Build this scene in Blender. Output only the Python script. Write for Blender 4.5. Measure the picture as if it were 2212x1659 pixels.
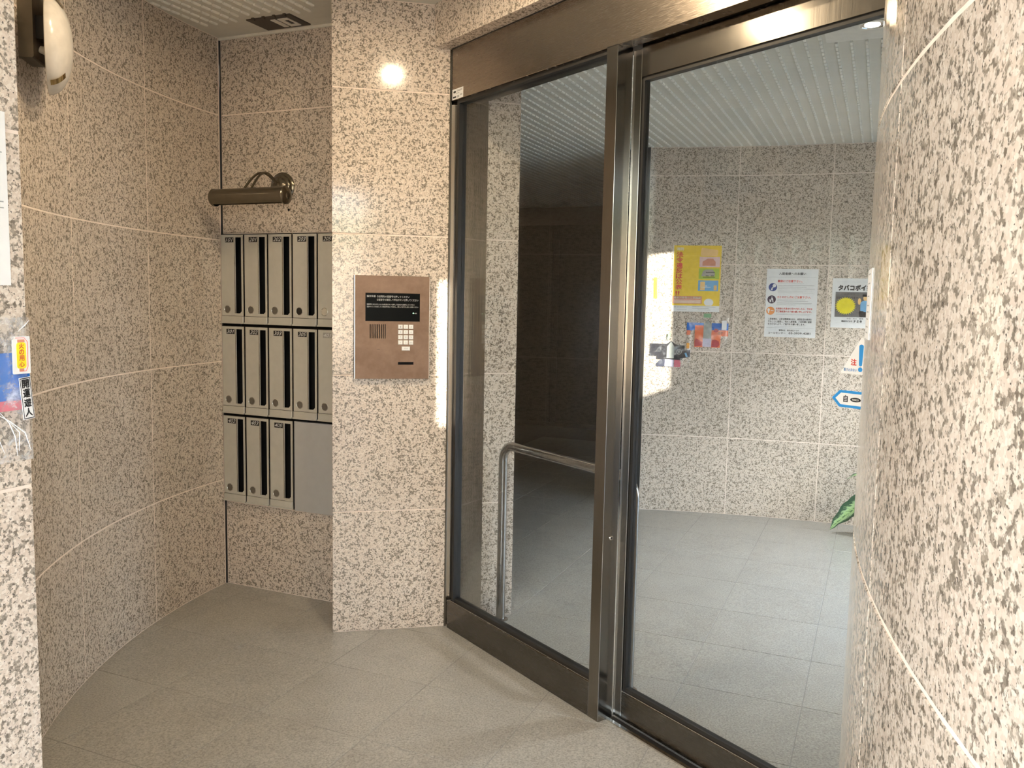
import bpy, bmesh, math, random
from mathutils import Vector, Matrix
random.seed(7)
for o in list(bpy.data.objects): bpy.data.objects.remove(o, do_unlink=True)
sc = bpy.context.scene
COL = sc.collection
PI = math.pi
# ------------------------------------------------------------------ camera, world, sun, exposure
H = 1.482
F_PX = 1840.0
PITCH, ROLL = math.radians(5.72), math.radians(-1.1077)
def setup_camera():
    cp, sp = math.cos(PITCH), math.sin(PITCH)
    Fw = Vector((0, cp, -sp)); R = Vector((1, 0, 0)); D = Vector((0, -sp, -cp))
    c, s = math.cos(ROLL), math.sin(ROLL)
    R2 = c*R + s*D; D2 = -s*R + c*D
    M = Matrix((R2, -D2, -Fw)).transposed().to_4x4(); M.translation = (0, 0, H)
    cd = bpy.data.cameras.new('camera'); cd.sensor_width = 36; cd.sensor_fit = 'HORIZONTAL'
    cd.lens = F_PX/2212*36; cd.clip_start = 0.05; cd.clip_end = 300
    co = bpy.data.objects.new('camera', cd); COL.objects.link(co); co.matrix_world = M
    sc.camera = co
setup_camera()
sc.view_settings.view_transform = 'Standard'
sc.view_settings.look = 'None'
sc.view_settings.gamma = 1.0
sc.view_settings.use_curve_mapping = False
sc.view_settings.exposure = 2.8
SKY = 1.6
LAMP = 230.0          # radiance of the two warm porch downlights
LOBBY = 7.0          # radiance of the lobby downlights
wd = bpy.data.worlds.new('sky'); sc.world = wd; wd.use_nodes = True
wn = wd.node_tree.nodes; wl = wd.node_tree.links
bg = wn['Background']; bg.inputs['Strength'].default_value = SKY
tc = wn.new('ShaderNodeTexCoord'); sx = wn.new('ShaderNodeSeparateXYZ'); cr_ = wn.new('ShaderNodeValToRGB')
wl.new(tc.outputs['Generated'], sx.inputs[0]); wl.new(sx.outputs['Z'], cr_.inputs['Fac']); wl.new(cr_.outputs['Color'], bg.inputs['Color'])
e = cr_.color_ramp.elements; e.new(0.5)
for k_, (p_, c_) in enumerate(((0.0, (0.93, 0.95, 1.0, 1)), (0.22, (0.74, 0.87, 1.0, 1)), (0.75, (0.36, 0.60, 1.0, 1)))): e[k_].position = p_; e[k_].color = c_
AZ = math.radians(23.268)
G0 = Vector((math.sin(AZ), math.cos(AZ))); G1 = Vector((math.cos(AZ), -math.sin(AZ)))
def uv(u, v): return G0*u + G1*v
sd = bpy.data.lights.new('sun', 'SUN'); sd.energy = 6.0; sd.angle = math.radians(0.6); sd.color = (1.0, 0.95, 0.86)
so = bpy.data.objects.new('sun', sd); COL.objects.link(so)
sdir = Vector((-G0.x*0.8+G1.x*0.35, -G0.y*0.8+G1.y*0.35, -0.62)).normalized()
so.rotation_euler = sdir.to_track_quat('-Z', 'Y').to_euler(); so.location = (0, 0, 12)

# ------------------------------------------------------------------ materials
def mat(name):
    m = bpy.data.materials.new(name); m.use_nodes = True
    nt = m.node_tree; return m, nt, nt.nodes['Principled BSDF']
def N(nt, t, **kw):
    n = nt.nodes.new(t)
    for k, v in kw.items(): setattr(n, k, v)
    return n
def ramp(nt, src, stops, interp='LINEAR'):
    r = N(nt, 'ShaderNodeValToRGB'); r.color_ramp.interpolation = interp
    el = r.color_ramp.elements
    while len(el) < len(stops): el.new(0.5)
    for i, (p, c) in enumerate(stops):
        el[i].position = p; el[i].color = c if len(c) == 4 else (*c, 1)
    nt.links.new(src, r.inputs['Fac']); return r
def mix(nt, fac, a, b, bt='MIX'):
    m = N(nt, 'ShaderNodeMix', data_type='RGBA', blend_type=bt)
    for s, v in ((m.inputs[0], fac), (m.inputs[6], a), (m.inputs[7], b)):
        if hasattr(v, 'is_output'): nt.links.new(v, s)
        else: s.default_value = v if not isinstance(v, tuple) else ((*v, 1) if len(v) == 3 else v)
    return m.outputs[2]
def wpos(nt, rnd=True):
    g = N(nt, 'ShaderNodeNewGeometry'); p = g.outputs['Position']
    if not rnd: return p
    oi = N(nt, 'ShaderNodeObjectInfo')
    cb = N(nt, 'ShaderNodeCombineXYZ')
    ml = N(nt, 'ShaderNodeMath', operation='MULTIPLY'); ml.inputs[1].default_value = 37.0
    nt.links.new(oi.outputs['Random'], ml.inputs[0])
    for i in range(3): nt.links.new(ml.outputs[0], cb.inputs[i])
    a = N(nt, 'ShaderNodeVectorMath', operation='ADD'); nt.links.new(p, a.inputs[0]); nt.links.new(cb.outputs[0], a.inputs[1])
    return a.outputs[0]
def noise(nt, vec, scale, detail=2, rough=0.5):
    n = N(nt, 'ShaderNodeTexNoise'); n.inputs['Scale'].default_value = scale
    n.inputs['Detail'].default_value = detail; n.inputs['Roughness'].default_value = rough
    nt.links.new(vec, n.inputs['Vector']); return n.outputs['Fac']
def make_granite(name='polished_granite', rough=0.11):
    m, nt, b = mat(name)
    v = wpos(nt)
    vo = N(nt, 'ShaderNodeTexVoronoi'); vo.inputs['Scale'].default_value = 230; nt.links.new(v, vo.inputs['Vector'])
    sp = N(nt, 'ShaderNodeSeparateColor'); nt.links.new(vo.outputs['Color'], sp.inputs[0])
    base = ramp(nt, sp.outputs[0], [(0.0, (0.64, 0.535, 0.435)), (0.5, (0.71, 0.605, 0.505)), (1.0, (0.80, 0.72, 0.62))]).outputs['Color']
    n0 = noise(nt, v, 62, 1.5, 0.5)
    n1 = noise(nt, v, 142, 2.5, 0.6)
    ma = N(nt, 'ShaderNodeMath', operation='MULTIPLY_ADD'); ma.inputs[1].default_value = 0.55; ma.inputs[2].default_value = -0.275
    nt.links.new(n0, ma.inputs[0]); ad = N(nt, 'ShaderNodeMath', operation='ADD'); nt.links.new(ma.outputs[0], ad.inputs[0]); nt.links.new(n1, ad.inputs[1]); n1 = ad.outputs[0]
    f1 = ramp(nt, n1, [(0.505, (0, 0, 0)), (0.59, (1, 1, 1))]).outputs['Color']
    dark = ramp(nt, sp.outputs[1], [(0.0, (0.165, 0.136, 0.105)), (0.5, (0.275, 0.23, 0.182)), (1.0, (0.41, 0.352, 0.285))]).outputs['Color']
    c = mix(nt, f1, base, dark)
    n2 = noise(nt, v, 230, 1, 0.5)
    f2 = ramp(nt, n2, [(0.69, (0, 0, 0)), (0.74, (1, 1, 1))]).outputs['Color']
    c = mix(nt, f2, c, (0.10, 0.085, 0.075))
    nl = noise(nt, v, 3.0, 2, 0.5)
    c = mix(nt, 1.0, c, ramp(nt, nl, [(0.3, (0.93, 0.93, 0.93)), (0.7, (1.0, 1.0, 1.0))]).outputs['Color'], 'MULTIPLY')
    nt.links.new(c, b.inputs['Base Color'])
    b.inputs['Roughness'].default_value = rough; b.inputs['IOR'].default_value = 1.5
    return m
def make_floor_granite():
    m, nt, b = mat('flamed_granite')
    v = wpos(nt)
    n1 = noise(nt, v, 150, 3, 0.65)
    c = ramp(nt, n1, [(0.30, (0.23, 0.22, 0.195)), (0.50, (0.38, 0.365, 0.325)), (0.70, (0.50, 0.485, 0.435))]).outputs['Color']
    n2 = noise(nt, v, 5, 3, 0.6)
    c = mix(nt, 1.0, c, ramp(nt, n2, [(0.3, (0.90, 0.89, 0.88)), (0.7, (1.04, 1.04, 1.03))]).outputs['Color'], 'MULTIPLY')
    nt.links.new(c, b.inputs['Base Color'])
    b.inputs['Roughness'].default_value = 0.32
    bp = N(nt, 'ShaderNodeBump'); bp.inputs['Strength'].default_value = 0.25; bp.inputs['Distance'].default_value = 0.002
    nt.links.new(n1, bp.inputs['Height']); nt.links.new(bp.outputs[0], b.inputs['Normal'])
    return m
def plain(name, col, rough=0.5, metal=0.0, var=0.06, scale=30, emit=0, spec=None):
    m, nt, b = mat(name)
    v = wpos(nt, False)
    n = noise(nt, v, scale, 2, 0.5)
    lo = tuple(max(0, c*(1-var)) for c in col); hi = tuple(min(1, c*(1+var)) for c in col)
    r = ramp(nt, n, [(0.3, lo), (0.7, hi)]).outputs['Color']
    nt.links.new(r, b.inputs['Base Color'])
    b.inputs['Roughness'].default_value = rough; b.inputs['Metallic'].default_value = metal
    if spec is not None: b.inputs['Specular IOR Level'].default_value = spec
    if emit:
        b.inputs['Emission Color'].default_value = (*col, 1); b.inputs['Emission Strength'].default_value = emit
    return m
def make_brushed(name, col, rough, vertical=True, aniso=0.0):
    m, nt, b = mat(name)
    v = wpos(nt, False)
    mp = N(nt, 'ShaderNodeMapping'); nt.links.new(v, mp.inputs['Vector'])
    mp.inputs['Scale'].default_value = (900, 900, 4) if vertical else (30, 30, 900)
    n = noise(nt, mp.outputs[0], 1.0, 2, 0.5)
    r = ramp(nt, n, [(0.3, (rough*0.8,)*3), (0.7, (rough*1.25,)*3)]).outputs['Color']
    nt.links.new(r, b.inputs['Roughness'])
    c = ramp(nt, n, [(0.3, tuple(x*0.93 for x in col)), (0.7, tuple(min(1, x*1.06) for x in col))]).outputs['Color']
    nt.links.new(c, b.inputs['Base Color'])
    b.inputs['Metallic'].default_value = 1.0
    return m
def make_intercom_metal():
    m, nt, b = mat('bronze_faceplate')
    v = wpos(nt, False)
    n = noise(nt, v, 9, 4, 0.7)
    c = ramp(nt, n, [(0.35, (0.20, 0.122, 0.078)), (0.65, (0.26, 0.168, 0.115))]).outputs['Color']
    nt.links.new(c, b.inputs['Base Color']); b.inputs['Metallic'].default_value = 0.55; b.inputs['Roughness'].default_value = 0.5
    return m
def schlick(nt):
    lw = N(nt, 'ShaderNodeLayerWeight'); lw.inputs['Blend'].default_value = 0.5
    pw = N(nt, 'ShaderNodeMath', operation='POWER'); pw.inputs[1].default_value = 5.0; nt.links.new(lw.outputs['Facing'], pw.inputs[0])
    ma = N(nt, 'ShaderNodeMath', operation='MULTIPLY_ADD'); ma.inputs[1].default_value = 0.955; ma.inputs[2].default_value = 0.045
    nt.links.new(pw.outputs[0], ma.inputs[0]); return ma.outputs[0]
def make_glass(name, tint, spec=1.0, rough=0.0):
    m = bpy.data.materials.new(name); m.use_nodes = True; nt = m.node_tree; nt.nodes.clear()
    out = N(nt, 'ShaderNodeOutputMaterial'); mx = N(nt, 'ShaderNodeMixShader')
    tr = N(nt, 'ShaderNodeBsdfTransparent'); gl = N(nt, 'ShaderNodeBsdfGlossy'); fr = schlick(nt)
    v = wpos(nt, False); n = noise(nt, v, 2.0, 2, 0.5)
    c = ramp(nt, n, [(0.3, tuple(x*0.99 for x in tint)), (0.7, tint)]).outputs['Color']
    nt.links.new(c, tr.inputs['Color']); gl.inputs['Roughness'].default_value = rough
    ml = N(nt, 'ShaderNodeMath', operation='MULTIPLY'); ml.inputs[1].default_value = spec
    nt.links.new(fr, ml.inputs[0]); nt.links.new(ml.outputs[0], mx.inputs[0])
    nt.links.new(tr.outputs[0], mx.inputs[1]); nt.links.new(gl.outputs[0], mx.inputs[2]); nt.links.new(mx.outputs[0], out.inputs[0])
    return m
def make_film(name='clear_plastic_film', lo=0.015, hi=0.22):
    m = bpy.data.materials.new(name); m.use_nodes = True; nt = m.node_tree; nt.nodes.clear()
    out = N(nt, 'ShaderNodeOutputMaterial'); mx = N(nt, 'ShaderNodeMixShader'); mx2 = N(nt, 'ShaderNodeMixShader')
    tr = N(nt, 'ShaderNodeBsdfTransparent'); gl = N(nt, 'ShaderNodeBsdfGlossy'); df = N(nt, 'ShaderNodeBsdfDiffuse')
    gl.inputs['Roughness'].default_value = 0.12; df.inputs['Color'].default_value = (0.9, 0.92, 0.95, 1)
    v = wpos(nt, False)
    n = noise(nt, v, 16, 5, 0.75)
    r = ramp(nt, n, [(0.50, (lo,)*3), (0.68, (hi,)*3)]).outputs['Color']
    nt.links.new(r, mx.inputs[0]); nt.links.new(tr.outputs[0], mx.inputs[1]); nt.links.new(df.outputs[0], mx.inputs[2])
    nt.links.new(schlick(nt), mx2.inputs[0]); nt.links.new(mx.outputs[0], mx2.inputs[1]); nt.links.new(gl.outputs[0], mx2.inputs[2])
    nt.links.new(mx2.outputs[0], out.inputs[0])
    return m
def make_ceiling_paint():
    m, nt, b = mat('white_ceiling_panel')
    v = wpos(nt, False)
    d = N(nt, 'ShaderNodeVectorMath', operation='DOT_PRODUCT'); nt.links.new(v, d.inputs[0]); d.inputs[1].default_value = (G0.x, G0.y, 0)
    ml = N(nt, 'ShaderNodeMath', operation='MULTIPLY'); ml.inputs[1].default_value = 2*PI/0.0565; nt.links.new(d.outputs['Value'], ml.inputs[0])
    sn = N(nt, 'ShaderNodeMath', operation='SINE'); nt.links.new(ml.outputs[0], sn.inputs[0])
    r = ramp(nt, sn.outputs[0], [(0.0, (0, 0, 0)), (0.12, (1, 1, 1))]).outputs['Color']
    bp = N(nt, 'ShaderNodeBump'); bp.inputs['Strength'].default_value = 0.5; bp.inputs['Distance'].default_value = 0.002
    nt.links.new(r, bp.inputs['Height']); nt.links.new(bp.outputs[0], b.inputs['Normal'])
    n = noise(nt, v, 4, 3, 0.5)
    c = ramp(nt, n, [(0.3, (0.70, 0.675, 0.585)), (0.7, (0.74, 0.715, 0.625))]).outputs['Color']  # panel tone darkened so the ribs stand out as if lit
    nt.links.new(c, b.inputs['Base Color']); b.inputs['Roughness'].default_value = 0.75
    return m
def make_leaf():
    m, nt, b = mat('variegated_leaf')
    t = N(nt, 'ShaderNodeUVMap'); sp = N(nt, 'ShaderNodeSeparateXYZ'); nt.links.new(t.outputs[0], sp.inputs[0])
    cbv = N(nt, 'ShaderNodeCombineXYZ')
    a = N(nt, 'ShaderNodeMath', operation='ABSOLUTE'); nt.links.new(sp.outputs['X'], a.inputs[0])
    k = N(nt, 'ShaderNodeMath', operation='MULTIPLY_ADD'); nt.links.new(a.outputs[0], k.inputs[0]); k.inputs[1].default_value = -0.45; nt.links.new(sp.outputs['Y'], k.inputs[2])
    nt.links.new(k.outputs[0], cbv.inputs[1])
    ax = N(nt, 'ShaderNodeMath', operation='MULTIPLY'); ax.inputs[1].default_value = 0.25; nt.links.new(sp.outputs['X'], ax.inputs[0]); nt.links.new(ax.outputs[0], cbv.inputs[0])
    n = noise(nt, cbv.outputs[0], 13, 3, 0.6)
    w = N(nt, 'ShaderNodeMath', operation='MULTIPLY_ADD'); nt.links.new(n, w.inputs[0]); w.inputs[1].default_value = 1.5; w.inputs[2].default_value = -0.75
    s = N(nt, 'ShaderNodeMath', operation='ADD'); nt.links.new(a.outputs[0], s.inputs[0]); nt.links.new(w.outputs[0], s.inputs[1])
    c = ramp(nt, s.outputs[0], [(0.0, (0.05, 0.13, 0.05)), (0.035, (0.36, 0.55, 0.20)), (0.42, (0.42, 0.60, 0.30)), (0.60, (0.025, 0.085, 0.04))]).outputs['Color']
    nt.links.new(c, b.inputs['Base Color']); b.inputs['Roughness'].default_value = 0.35
    return m
M = {}
M['granite'] = make_granite()
M['granite_rough'] = make_granite('honed_granite', 0.6)
M['floor'] = make_floor_granite()
M['grout'] = plain('pale_grout', (0.86, 0.74, 0.64), 0.8)
M['floor_grout'] = plain('floor_grout', (0.33, 0.32, 0.29), 0.9)
M['sealant'] = plain('black_sealant', (0.015, 0.013, 0.011), 0.6)
M['ceiling'] = make_ceiling_paint()
M['rib'] = plain('ceiling_rib_lit_tone', (0.93, 0.91, 0.82), 0.4)  # lighter than the panel: light caught by the ribs put into colour
M['steel'] = make_brushed('bronze_stainless', (0.25, 0.232, 0.205), 0.17)
M['steel_h'] = make_brushed('bronze_stainless_header', (0.33, 0.285, 0.24), 0.24, False)
M['steel_inner'] = make_brushed('stainless_pier_cladding', (0.60, 0.55, 0.48), 0.16)
M['steel_dark'] = make_brushed('bronze_stainless_rail', (0.165, 0.155, 0.14), 0.24, False)
M['steel_light'] = make_brushed('polished_stainless', (0.66, 0.63, 0.58), 0.15)
M['rail'] = make_brushed('handrail_stainless', (0.36, 0.345, 0.325), 0.2)
M['mailbox'] = plain('mailbox_stainless', (0.62, 0.60, 0.53), 0.4, 0.35, 0.03)
M['mail_edge'] = make_brushed('mailbox_edge', (0.72, 0.70, 0.64), 0.25)
M['blank'] = plain('blank_steel_sheet', (0.56, 0.56, 0.55), 0.36, 0.4, 0.02)
M['black'] = plain('black_plastic', (0.012, 0.011, 0.010), 0.45)
M['void'] = plain('slot_interior', (0.006, 0.006, 0.006), 0.9)
M['gasket'] = plain('black_gasket', (0.014, 0.013, 0.012), 0.5)
M['bronze'] = plain('aged_bronze', (0.19, 0.165, 0.125), 0.2, 0.9)
M['lock'] = plain('dark_lock_dial', (0.16, 0.14, 0.11), 0.5, 0.3)
M['lock_black'] = plain('black_lock_dial', (0.015, 0.013, 0.01), 0.5)
M['lock_bright'] = plain('bright_lock_dial', (0.72, 0.68, 0.58), 0.3, 0.6)
M['white_print'] = plain('white_print', (0.82, 0.82, 0.80), 0.6)
M['silver_plate'] = plain('silver_number_plate', (0.42, 0.40, 0.36), 0.5, 0.4)
M['intercom'] = make_intercom_metal()
M['screen'] = plain('black_glass_screen', (0.003, 0.0035, 0.0033), 0.3, spec=0.05)
M['key'] = plain('white_key', (0.85, 0.84, 0.80), 0.4)
M['key_print'] = plain('grey_key_print', (0.45, 0.45, 0.43), 0.6)
M['led'] = plain('green_led', (0.35, 0.9, 0.45), 0.4, emit=1.5)
M['glass'] = make_glass('door_glass', (0.925, 0.945, 0.955))
M['dish'] = plain('opal_glass', (0.66, 0.62, 0.56), 0.2)
M['plate'] = plain('bronze_bracket', (0.15, 0.125, 0.09), 0.4, 0.5)
M['brass'] = plain('polished_brass', (0.86, 0.66, 0.34), 0.12, 1.0)
M['paper'] = plain('white_paper', (0.86, 0.86, 0.85), 0.6, var=0.02)
M['ink'] = plain('black_ink', (0.02, 0.02, 0.022), 0.6)
M['grey_ink'] = plain('grey_ink', (0.42, 0.42, 0.42), 0.6)
M['red_ink'] = plain('red_ink', (0.88, 0.12, 0.09), 0.6)
M['blue_ink'] = plain('bright_blue_ink', (0.03, 0.30, 0.72), 0.5)
M['navy_ink'] = plain('navy_ink', (0.025, 0.06, 0.26), 0.6)
M['plum_ink'] = plain('plum_ink', (0.05, 0.03, 0.07), 0.6)
M['orange_ink'] = plain('orange_ink', (0.90, 0.34, 0.10), 0.6)
M['yellow_ink'] = plain('poster_yellow', (0.96, 0.66, 0.06), 0.55)
M['bright_yellow'] = plain('bright_yellow_ink', (0.93, 0.80, 0.03), 0.55)
M['pink_ink'] = plain('poster_pink', (0.86, 0.60, 0.58), 0.55)
M['green_ink'] = plain('poster_green', (0.46, 0.60, 0.08), 0.55)
M['sky_ink'] = plain('poster_sky_blue', (0.20, 0.47, 0.75), 0.55)
M['rose_ink'] = plain('poster_brick_red', (0.70, 0.30, 0.20), 0.55)
M['peach_ink'] = plain('poster_peach', (0.94, 0.62, 0.26), 0.55)
M['cream_ink'] = plain('cream_print', (0.93, 0.85, 0.70), 0.55)
M['mid_grey'] = plain('mid_grey_ink', (0.16, 0.155, 0.155), 0.55)
M['film'] = make_film()
M['film_near'] = make_film('highlight_whitened_film', 0.10, 0.62)  # whiter copy of the film, highlights put into its colour
M['crease_glint'] = plain('painted_crease_highlight', (0.9, 0.92, 0.95), 0.15)  # white that stands in for highlights on the near bag
M['cloth_black'] = plain('black_cloth', (0.018, 0.018, 0.025), 0.85)
M['cloth_navy'] = plain('navy_cloth', (0.06, 0.065, 0.10), 0.85)
M['cloth_lilac'] = plain('lilac_cloth', (0.60, 0.56, 0.70), 0.85)
M['cloth_pink'] = plain('pink_cloth', (0.72, 0.14, 0.20), 0.85)
M['cloth_blue'] = plain('blue_cloth', (0.01, 0.17, 0.62), 0.85)
M['cloth_orange'] = plain('orange_cloth', (0.88, 0.20, 0.08), 0.85)
M['cloth_red'] = plain('red_cloth', (0.50, 0.05, 0.06), 0.85)
M['cloth_grey'] = plain('silver_cloth', (0.34, 0.36, 0.33), 0.7)
M['tape'] = plain('green_tape', (0.25, 0.45, 0.25), 0.6)
M['sticker_orange'] = plain('orange_sticker', (0.85, 0.38, 0.06), 0.5)
M['leaf'] = make_leaf()
M['stem'] = plain('plant_stem', (0.20, 0.32, 0.12), 0.5)
M['pot'] = plain('glazed_pot', (0.70, 0.68, 0.63), 0.3)
M['soil'] = plain('dark_soil', (0.05, 0.035, 0.025), 0.9)
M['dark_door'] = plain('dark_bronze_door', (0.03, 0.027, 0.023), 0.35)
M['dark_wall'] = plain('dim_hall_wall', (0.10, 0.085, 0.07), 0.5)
M['fixture'] = plain('dark_fixture', (0.075, 0.06, 0.045), 0.6)
M['cream'] = plain('cream_plastic', (0.80, 0.76, 0.66), 0.5)
M['white_metal'] = plain('white_lamp_ring', (0.84, 0.81, 0.72), 0.35)
M['chrome'] = plain('chrome_reflector', (0.85, 0.84, 0.80), 0.08, 1.0)
M['bulb'] = plain('porch_lamp_glow', (1.0, 0.79, 0.53), 0.5, emit=LAMP, var=0)
M['bulb_dim'] = plain('porch_lamp_dim_glow', (1.0, 0.79, 0.53), 0.5, emit=LAMP*0.6, var=0)
M['bulb_lobby'] = plain('lobby_lamp_glow', (1.0, 0.80, 0.56), 0.5, emit=LOBBY, var=0)
M['asphalt'] = plain('asphalt', (0.11, 0.11, 0.115), 0.9)
M['street_wall'] = plain('beige_street_wall', (0.76, 0.655, 0.53), 0.9)
M['hedge'] = plain('hedge_green', (0.36, 0.42, 0.28), 0.8, var=0.5)

# ------------------------------------------------------------------ object helpers
class MB:
    """collects geometry for ONE mesh object"""
    def __init__(s): s.v = []; s.f = []; s.uv = None
    def add(s, vs, fs):
        k = len(s.v); s.v += [Vector(x) for x in vs]; s.f += [tuple(i+k for i in f) for f in fs]; return s
    def box(s, fr, a0, a1, b0, b1, d0, d1, na=1, bev=0.0):
        """box in a frame fr(a, b, d); bev chamfers the edges of the outer face"""
        vs = []; fs = []
        if bev: rings = [(a0, a1, b0, b1, d0), (a0, a1, b0, b1, d1-bev), (a0+bev, a1-bev, b0+bev, b1-bev, d1)]
        else: rings = [(a0, a1, b0, b1, d0), (a0, a1, b0, b1, d1)]
        for (p, q, r, t, d) in rings:
            for i in range(na+1): vs.append(fr(p+(q-p)*i/na, r, d))
            for i in range(na, -1, -1): vs.append(fr(p+(q-p)*i/na, t, d))
        n = 2*(na+1)
        for k in range(len(rings)-1):
            for i in range(n): fs.append((k*n+i, k*n+(i+1) % n, (k+1)*n+(i+1) % n, (k+1)*n+i))
        L = (len(rings)-1)*n
        for i in range(na):
            fs.append((L+i, L+i+1, L+n-2-i, L+n-1-i)); fs.append((n-1-i, n-2-i, i+1, i))
        return s.add(vs, fs)
    def poly(s, fr, pts, d):
        vs = [fr(a, b, d) for a, b in pts]; return s.add(vs, [tuple(range(len(vs)))])
    def prism(s, fr, pts, d0, d1):
        n = len(pts); vs = [fr(a, b, d0) for a, b in pts]+[fr(a, b, d1) for a, b in pts]
        fs = [tuple(range(n-1, -1, -1)), tuple(range(n, 2*n))]+[(i, (i+1) % n, n+(i+1) % n, n+i) for i in range(n)]
        return s.add(vs, fs)
    def disc(s, fr, a, b, r, d0, d1, n=20, rb=None):
        rb = rb or r
        return s.prism(fr, [(a+r*math.cos(2*PI*i/n), b+rb*math.sin(2*PI*i/n)) for i in range(n)], d0, d1)
    def tube(s, pts, r, n=14):
        P = [Vector(p) for p in pts]; vs = []; fs = []; up = None
        for i, p in enumerate(P):
            t = (P[min(i+1, len(P)-1)]-P[max(i-1, 0)]).normalized()
            if up is None: up = t.orthogonal().normalized()
            up = (up-t*up.dot(t)).normalized(); sd_ = t.cross(up)
            rr = r[i] if isinstance(r, (list, tuple)) else r
            for k in range(n):
                a = 2*PI*k/n; vs.append(p+up*rr*math.cos(a)+sd_*rr*math.sin(a))
        for i in range(len(P)-1):
            for k in range(n): fs.append((i*n+k, i*n+(k+1) % n, (i+1)*n+(k+1) % n, (i+1)*n+k))
        fs.append(tuple(range(n-1, -1, -1))); fs.append(tuple((len(P)-1)*n+k for k in range(n)))
        return s.add(vs, fs)
    def lathe(s, c, ax, prof, n=28):
        """prof: (radius, height along ax) pairs around centre c"""
        ax = Vector(ax).normalized(); u = ax.orthogonal().normalized(); w = ax.cross(u); c = Vector(c); vs = []; fs = []
        for r, h in prof:
            for k in range(n):
                a = 2*PI*k/n; vs.append(c+ax*h+(u*math.cos(a)+w*math.sin(a))*max(r, 1e-4))
        for i in range(len(prof)-1):
            for k in range(n): fs.append((i*n+k, i*n+(k+1) % n, (i+1)*n+(k+1) % n, (i+1)*n+k))
        return s.add(vs, fs)
    def text(s, fr, string, a0, a1, b0, b1, d, bold=0.0, shear=0.0, rot=0, keep=False):
        vs, fs = text_mesh(string, 0.0, shear)
        if not vs: return s
        if bold:                             # heavier strokes: the same outlines laid over themselves, slightly shifted
            k = len(vs); src = list(vs); sf = list(fs)
            for n_, (dx, dy) in enumerate(((bold, 0), (-bold, 0), (0, bold), (0, -bold))):
                vs = vs+[(x+dx*1.2, y+dy*1.2) for x, y in src]; fs = fs+[tuple(i+k*(n_+1) for i in f) for f in sf]
        if rot: vs = [(-y, x) for x, y in vs] if rot == 90 else [(y, -x) for x, y in vs]
        x0 = min(v[0] for v in vs); x1 = max(v[0] for v in vs); y0 = min(v[1] for v in vs); y1 = max(v[1] for v in vs)
        sx_ = (a1-a0)/(x1-x0); sy_ = (b1-b0)/(y1-y0)
        return s.add([fr(a0+(x-x0)*sx_, b0+(y-y0)*sy_, d) for x, y in vs], fs)
    def build(s, name, m, parent=None, smooth=False, origin=None):
        me = bpy.data.meshes.new(name)
        vs = s.v
        if origin is None:
            lo = [min(v[i] for v in vs) for i in range(3)]; hi = [max(v[i] for v in vs) for i in range(3)]
            origin = Vector([(lo[i]+hi[i])/2 for i in range(3)])
        origin = Vector(origin)
        me.from_pydata([tuple(v-origin) for v in vs], [], s.f); me.validate()
        bm = bmesh.new(); bm.from_mesh(me); bmesh.ops.recalc_face_normals(bm, faces=bm.faces); bm.to_mesh(me); bm.free()
        if smooth:
            for p in me.polygons: p.use_smooth = True
            try: me.set_sharp_from_angle(angle=math.radians(40))
            except Exception: pass
        me.materials.append(M[m] if isinstance(m, str) else m)
        o = bpy.data.objects.new(name, me); COL.objects.link(o); o.location = origin
        if parent is not None: attach(o, parent)
        if any(k in name for k in ('lettering', 'print', 'drawing_lines', 'border', 'microphone')): o['kind'] = 'stuff'
        return o
def wloc(o):
    l = Vector(o.location)
    return l if o.parent is None else l      # locations are kept in world units, undone by the parent inverse
def attach(o, parent):
    o.parent = parent; o.matrix_parent_inverse = Matrix.Translation(-wloc(parent))
    if parent.parent is not None:            # the parent's own inverse already puts it at its world location
        o.matrix_parent_inverse = Matrix.Translation(-wloc(parent))
def empty(name, loc):
    o = bpy.data.objects.new(name, None); COL.objects.link(o); o.location = loc; o.empty_display_size = 0.05; return o
def tag(o, label=None, cat=None, group=None, kind=None):
    if label: o['label'] = label
    if cat: o['category'] = cat
    if group: o['group'] = group
    if kind: o['kind'] = kind
    return o
_tc = {}
def text_mesh(string, bold, shear):
    k = (string, bold, shear)
    if k in _tc: return _tc[k]
    cu = bpy.data.curves.new('t', 'FONT'); cu.body = string; cu.offset = bold; cu.shear = shear; cu.resolution_u = 2; cu.fill_mode = 'FRONT'
    ob = bpy.data.objects.new('t', cu); COL.objects.link(ob)
    me = bpy.data.meshes.new_from_object(ob)
    r = ([(v.co.x, v.co.y) for v in me.vertices], [tuple(p.vertices) for p in me.polygons])
    bpy.data.objects.remove(ob); bpy.data.curves.remove(cu); bpy.data.meshes.remove(me)
    _tc[k] = r; return r
def planar(O, e_):
    """frame on an upright plane: a along e_ from O, b height, d out of the wall (to the right-hand side of e_ turned clockwise)"""
    O = Vector(O[:2]); e_ = Vector(e_).normalized(); n = Vector((e_.y, -e_.x))
    return lambda a, b, d: Vector((O.x+e_.x*a+n.x*d, O.y+e_.y*a+n.y*d, b))
def cylin(c, R, sgn):
    """frame on an upright cylinder: a in degrees; d out of the wall (sgn -1 = towards the axis)"""
    def f(a, b, d):
        t = math.radians(a); r = R+sgn*d
        return Vector((c[0]+r*math.cos(t), c[1]+r*math.sin(t), b))
    return f
def flatf(z, sgn):
    """frame on a level plane: a = u, b = v, d away from z (sgn +1 up, -1 down)"""
    def f(a, b, d):
        p = uv(a, b); return Vector((p.x, p.y, z+sgn*d))
    return f
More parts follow.
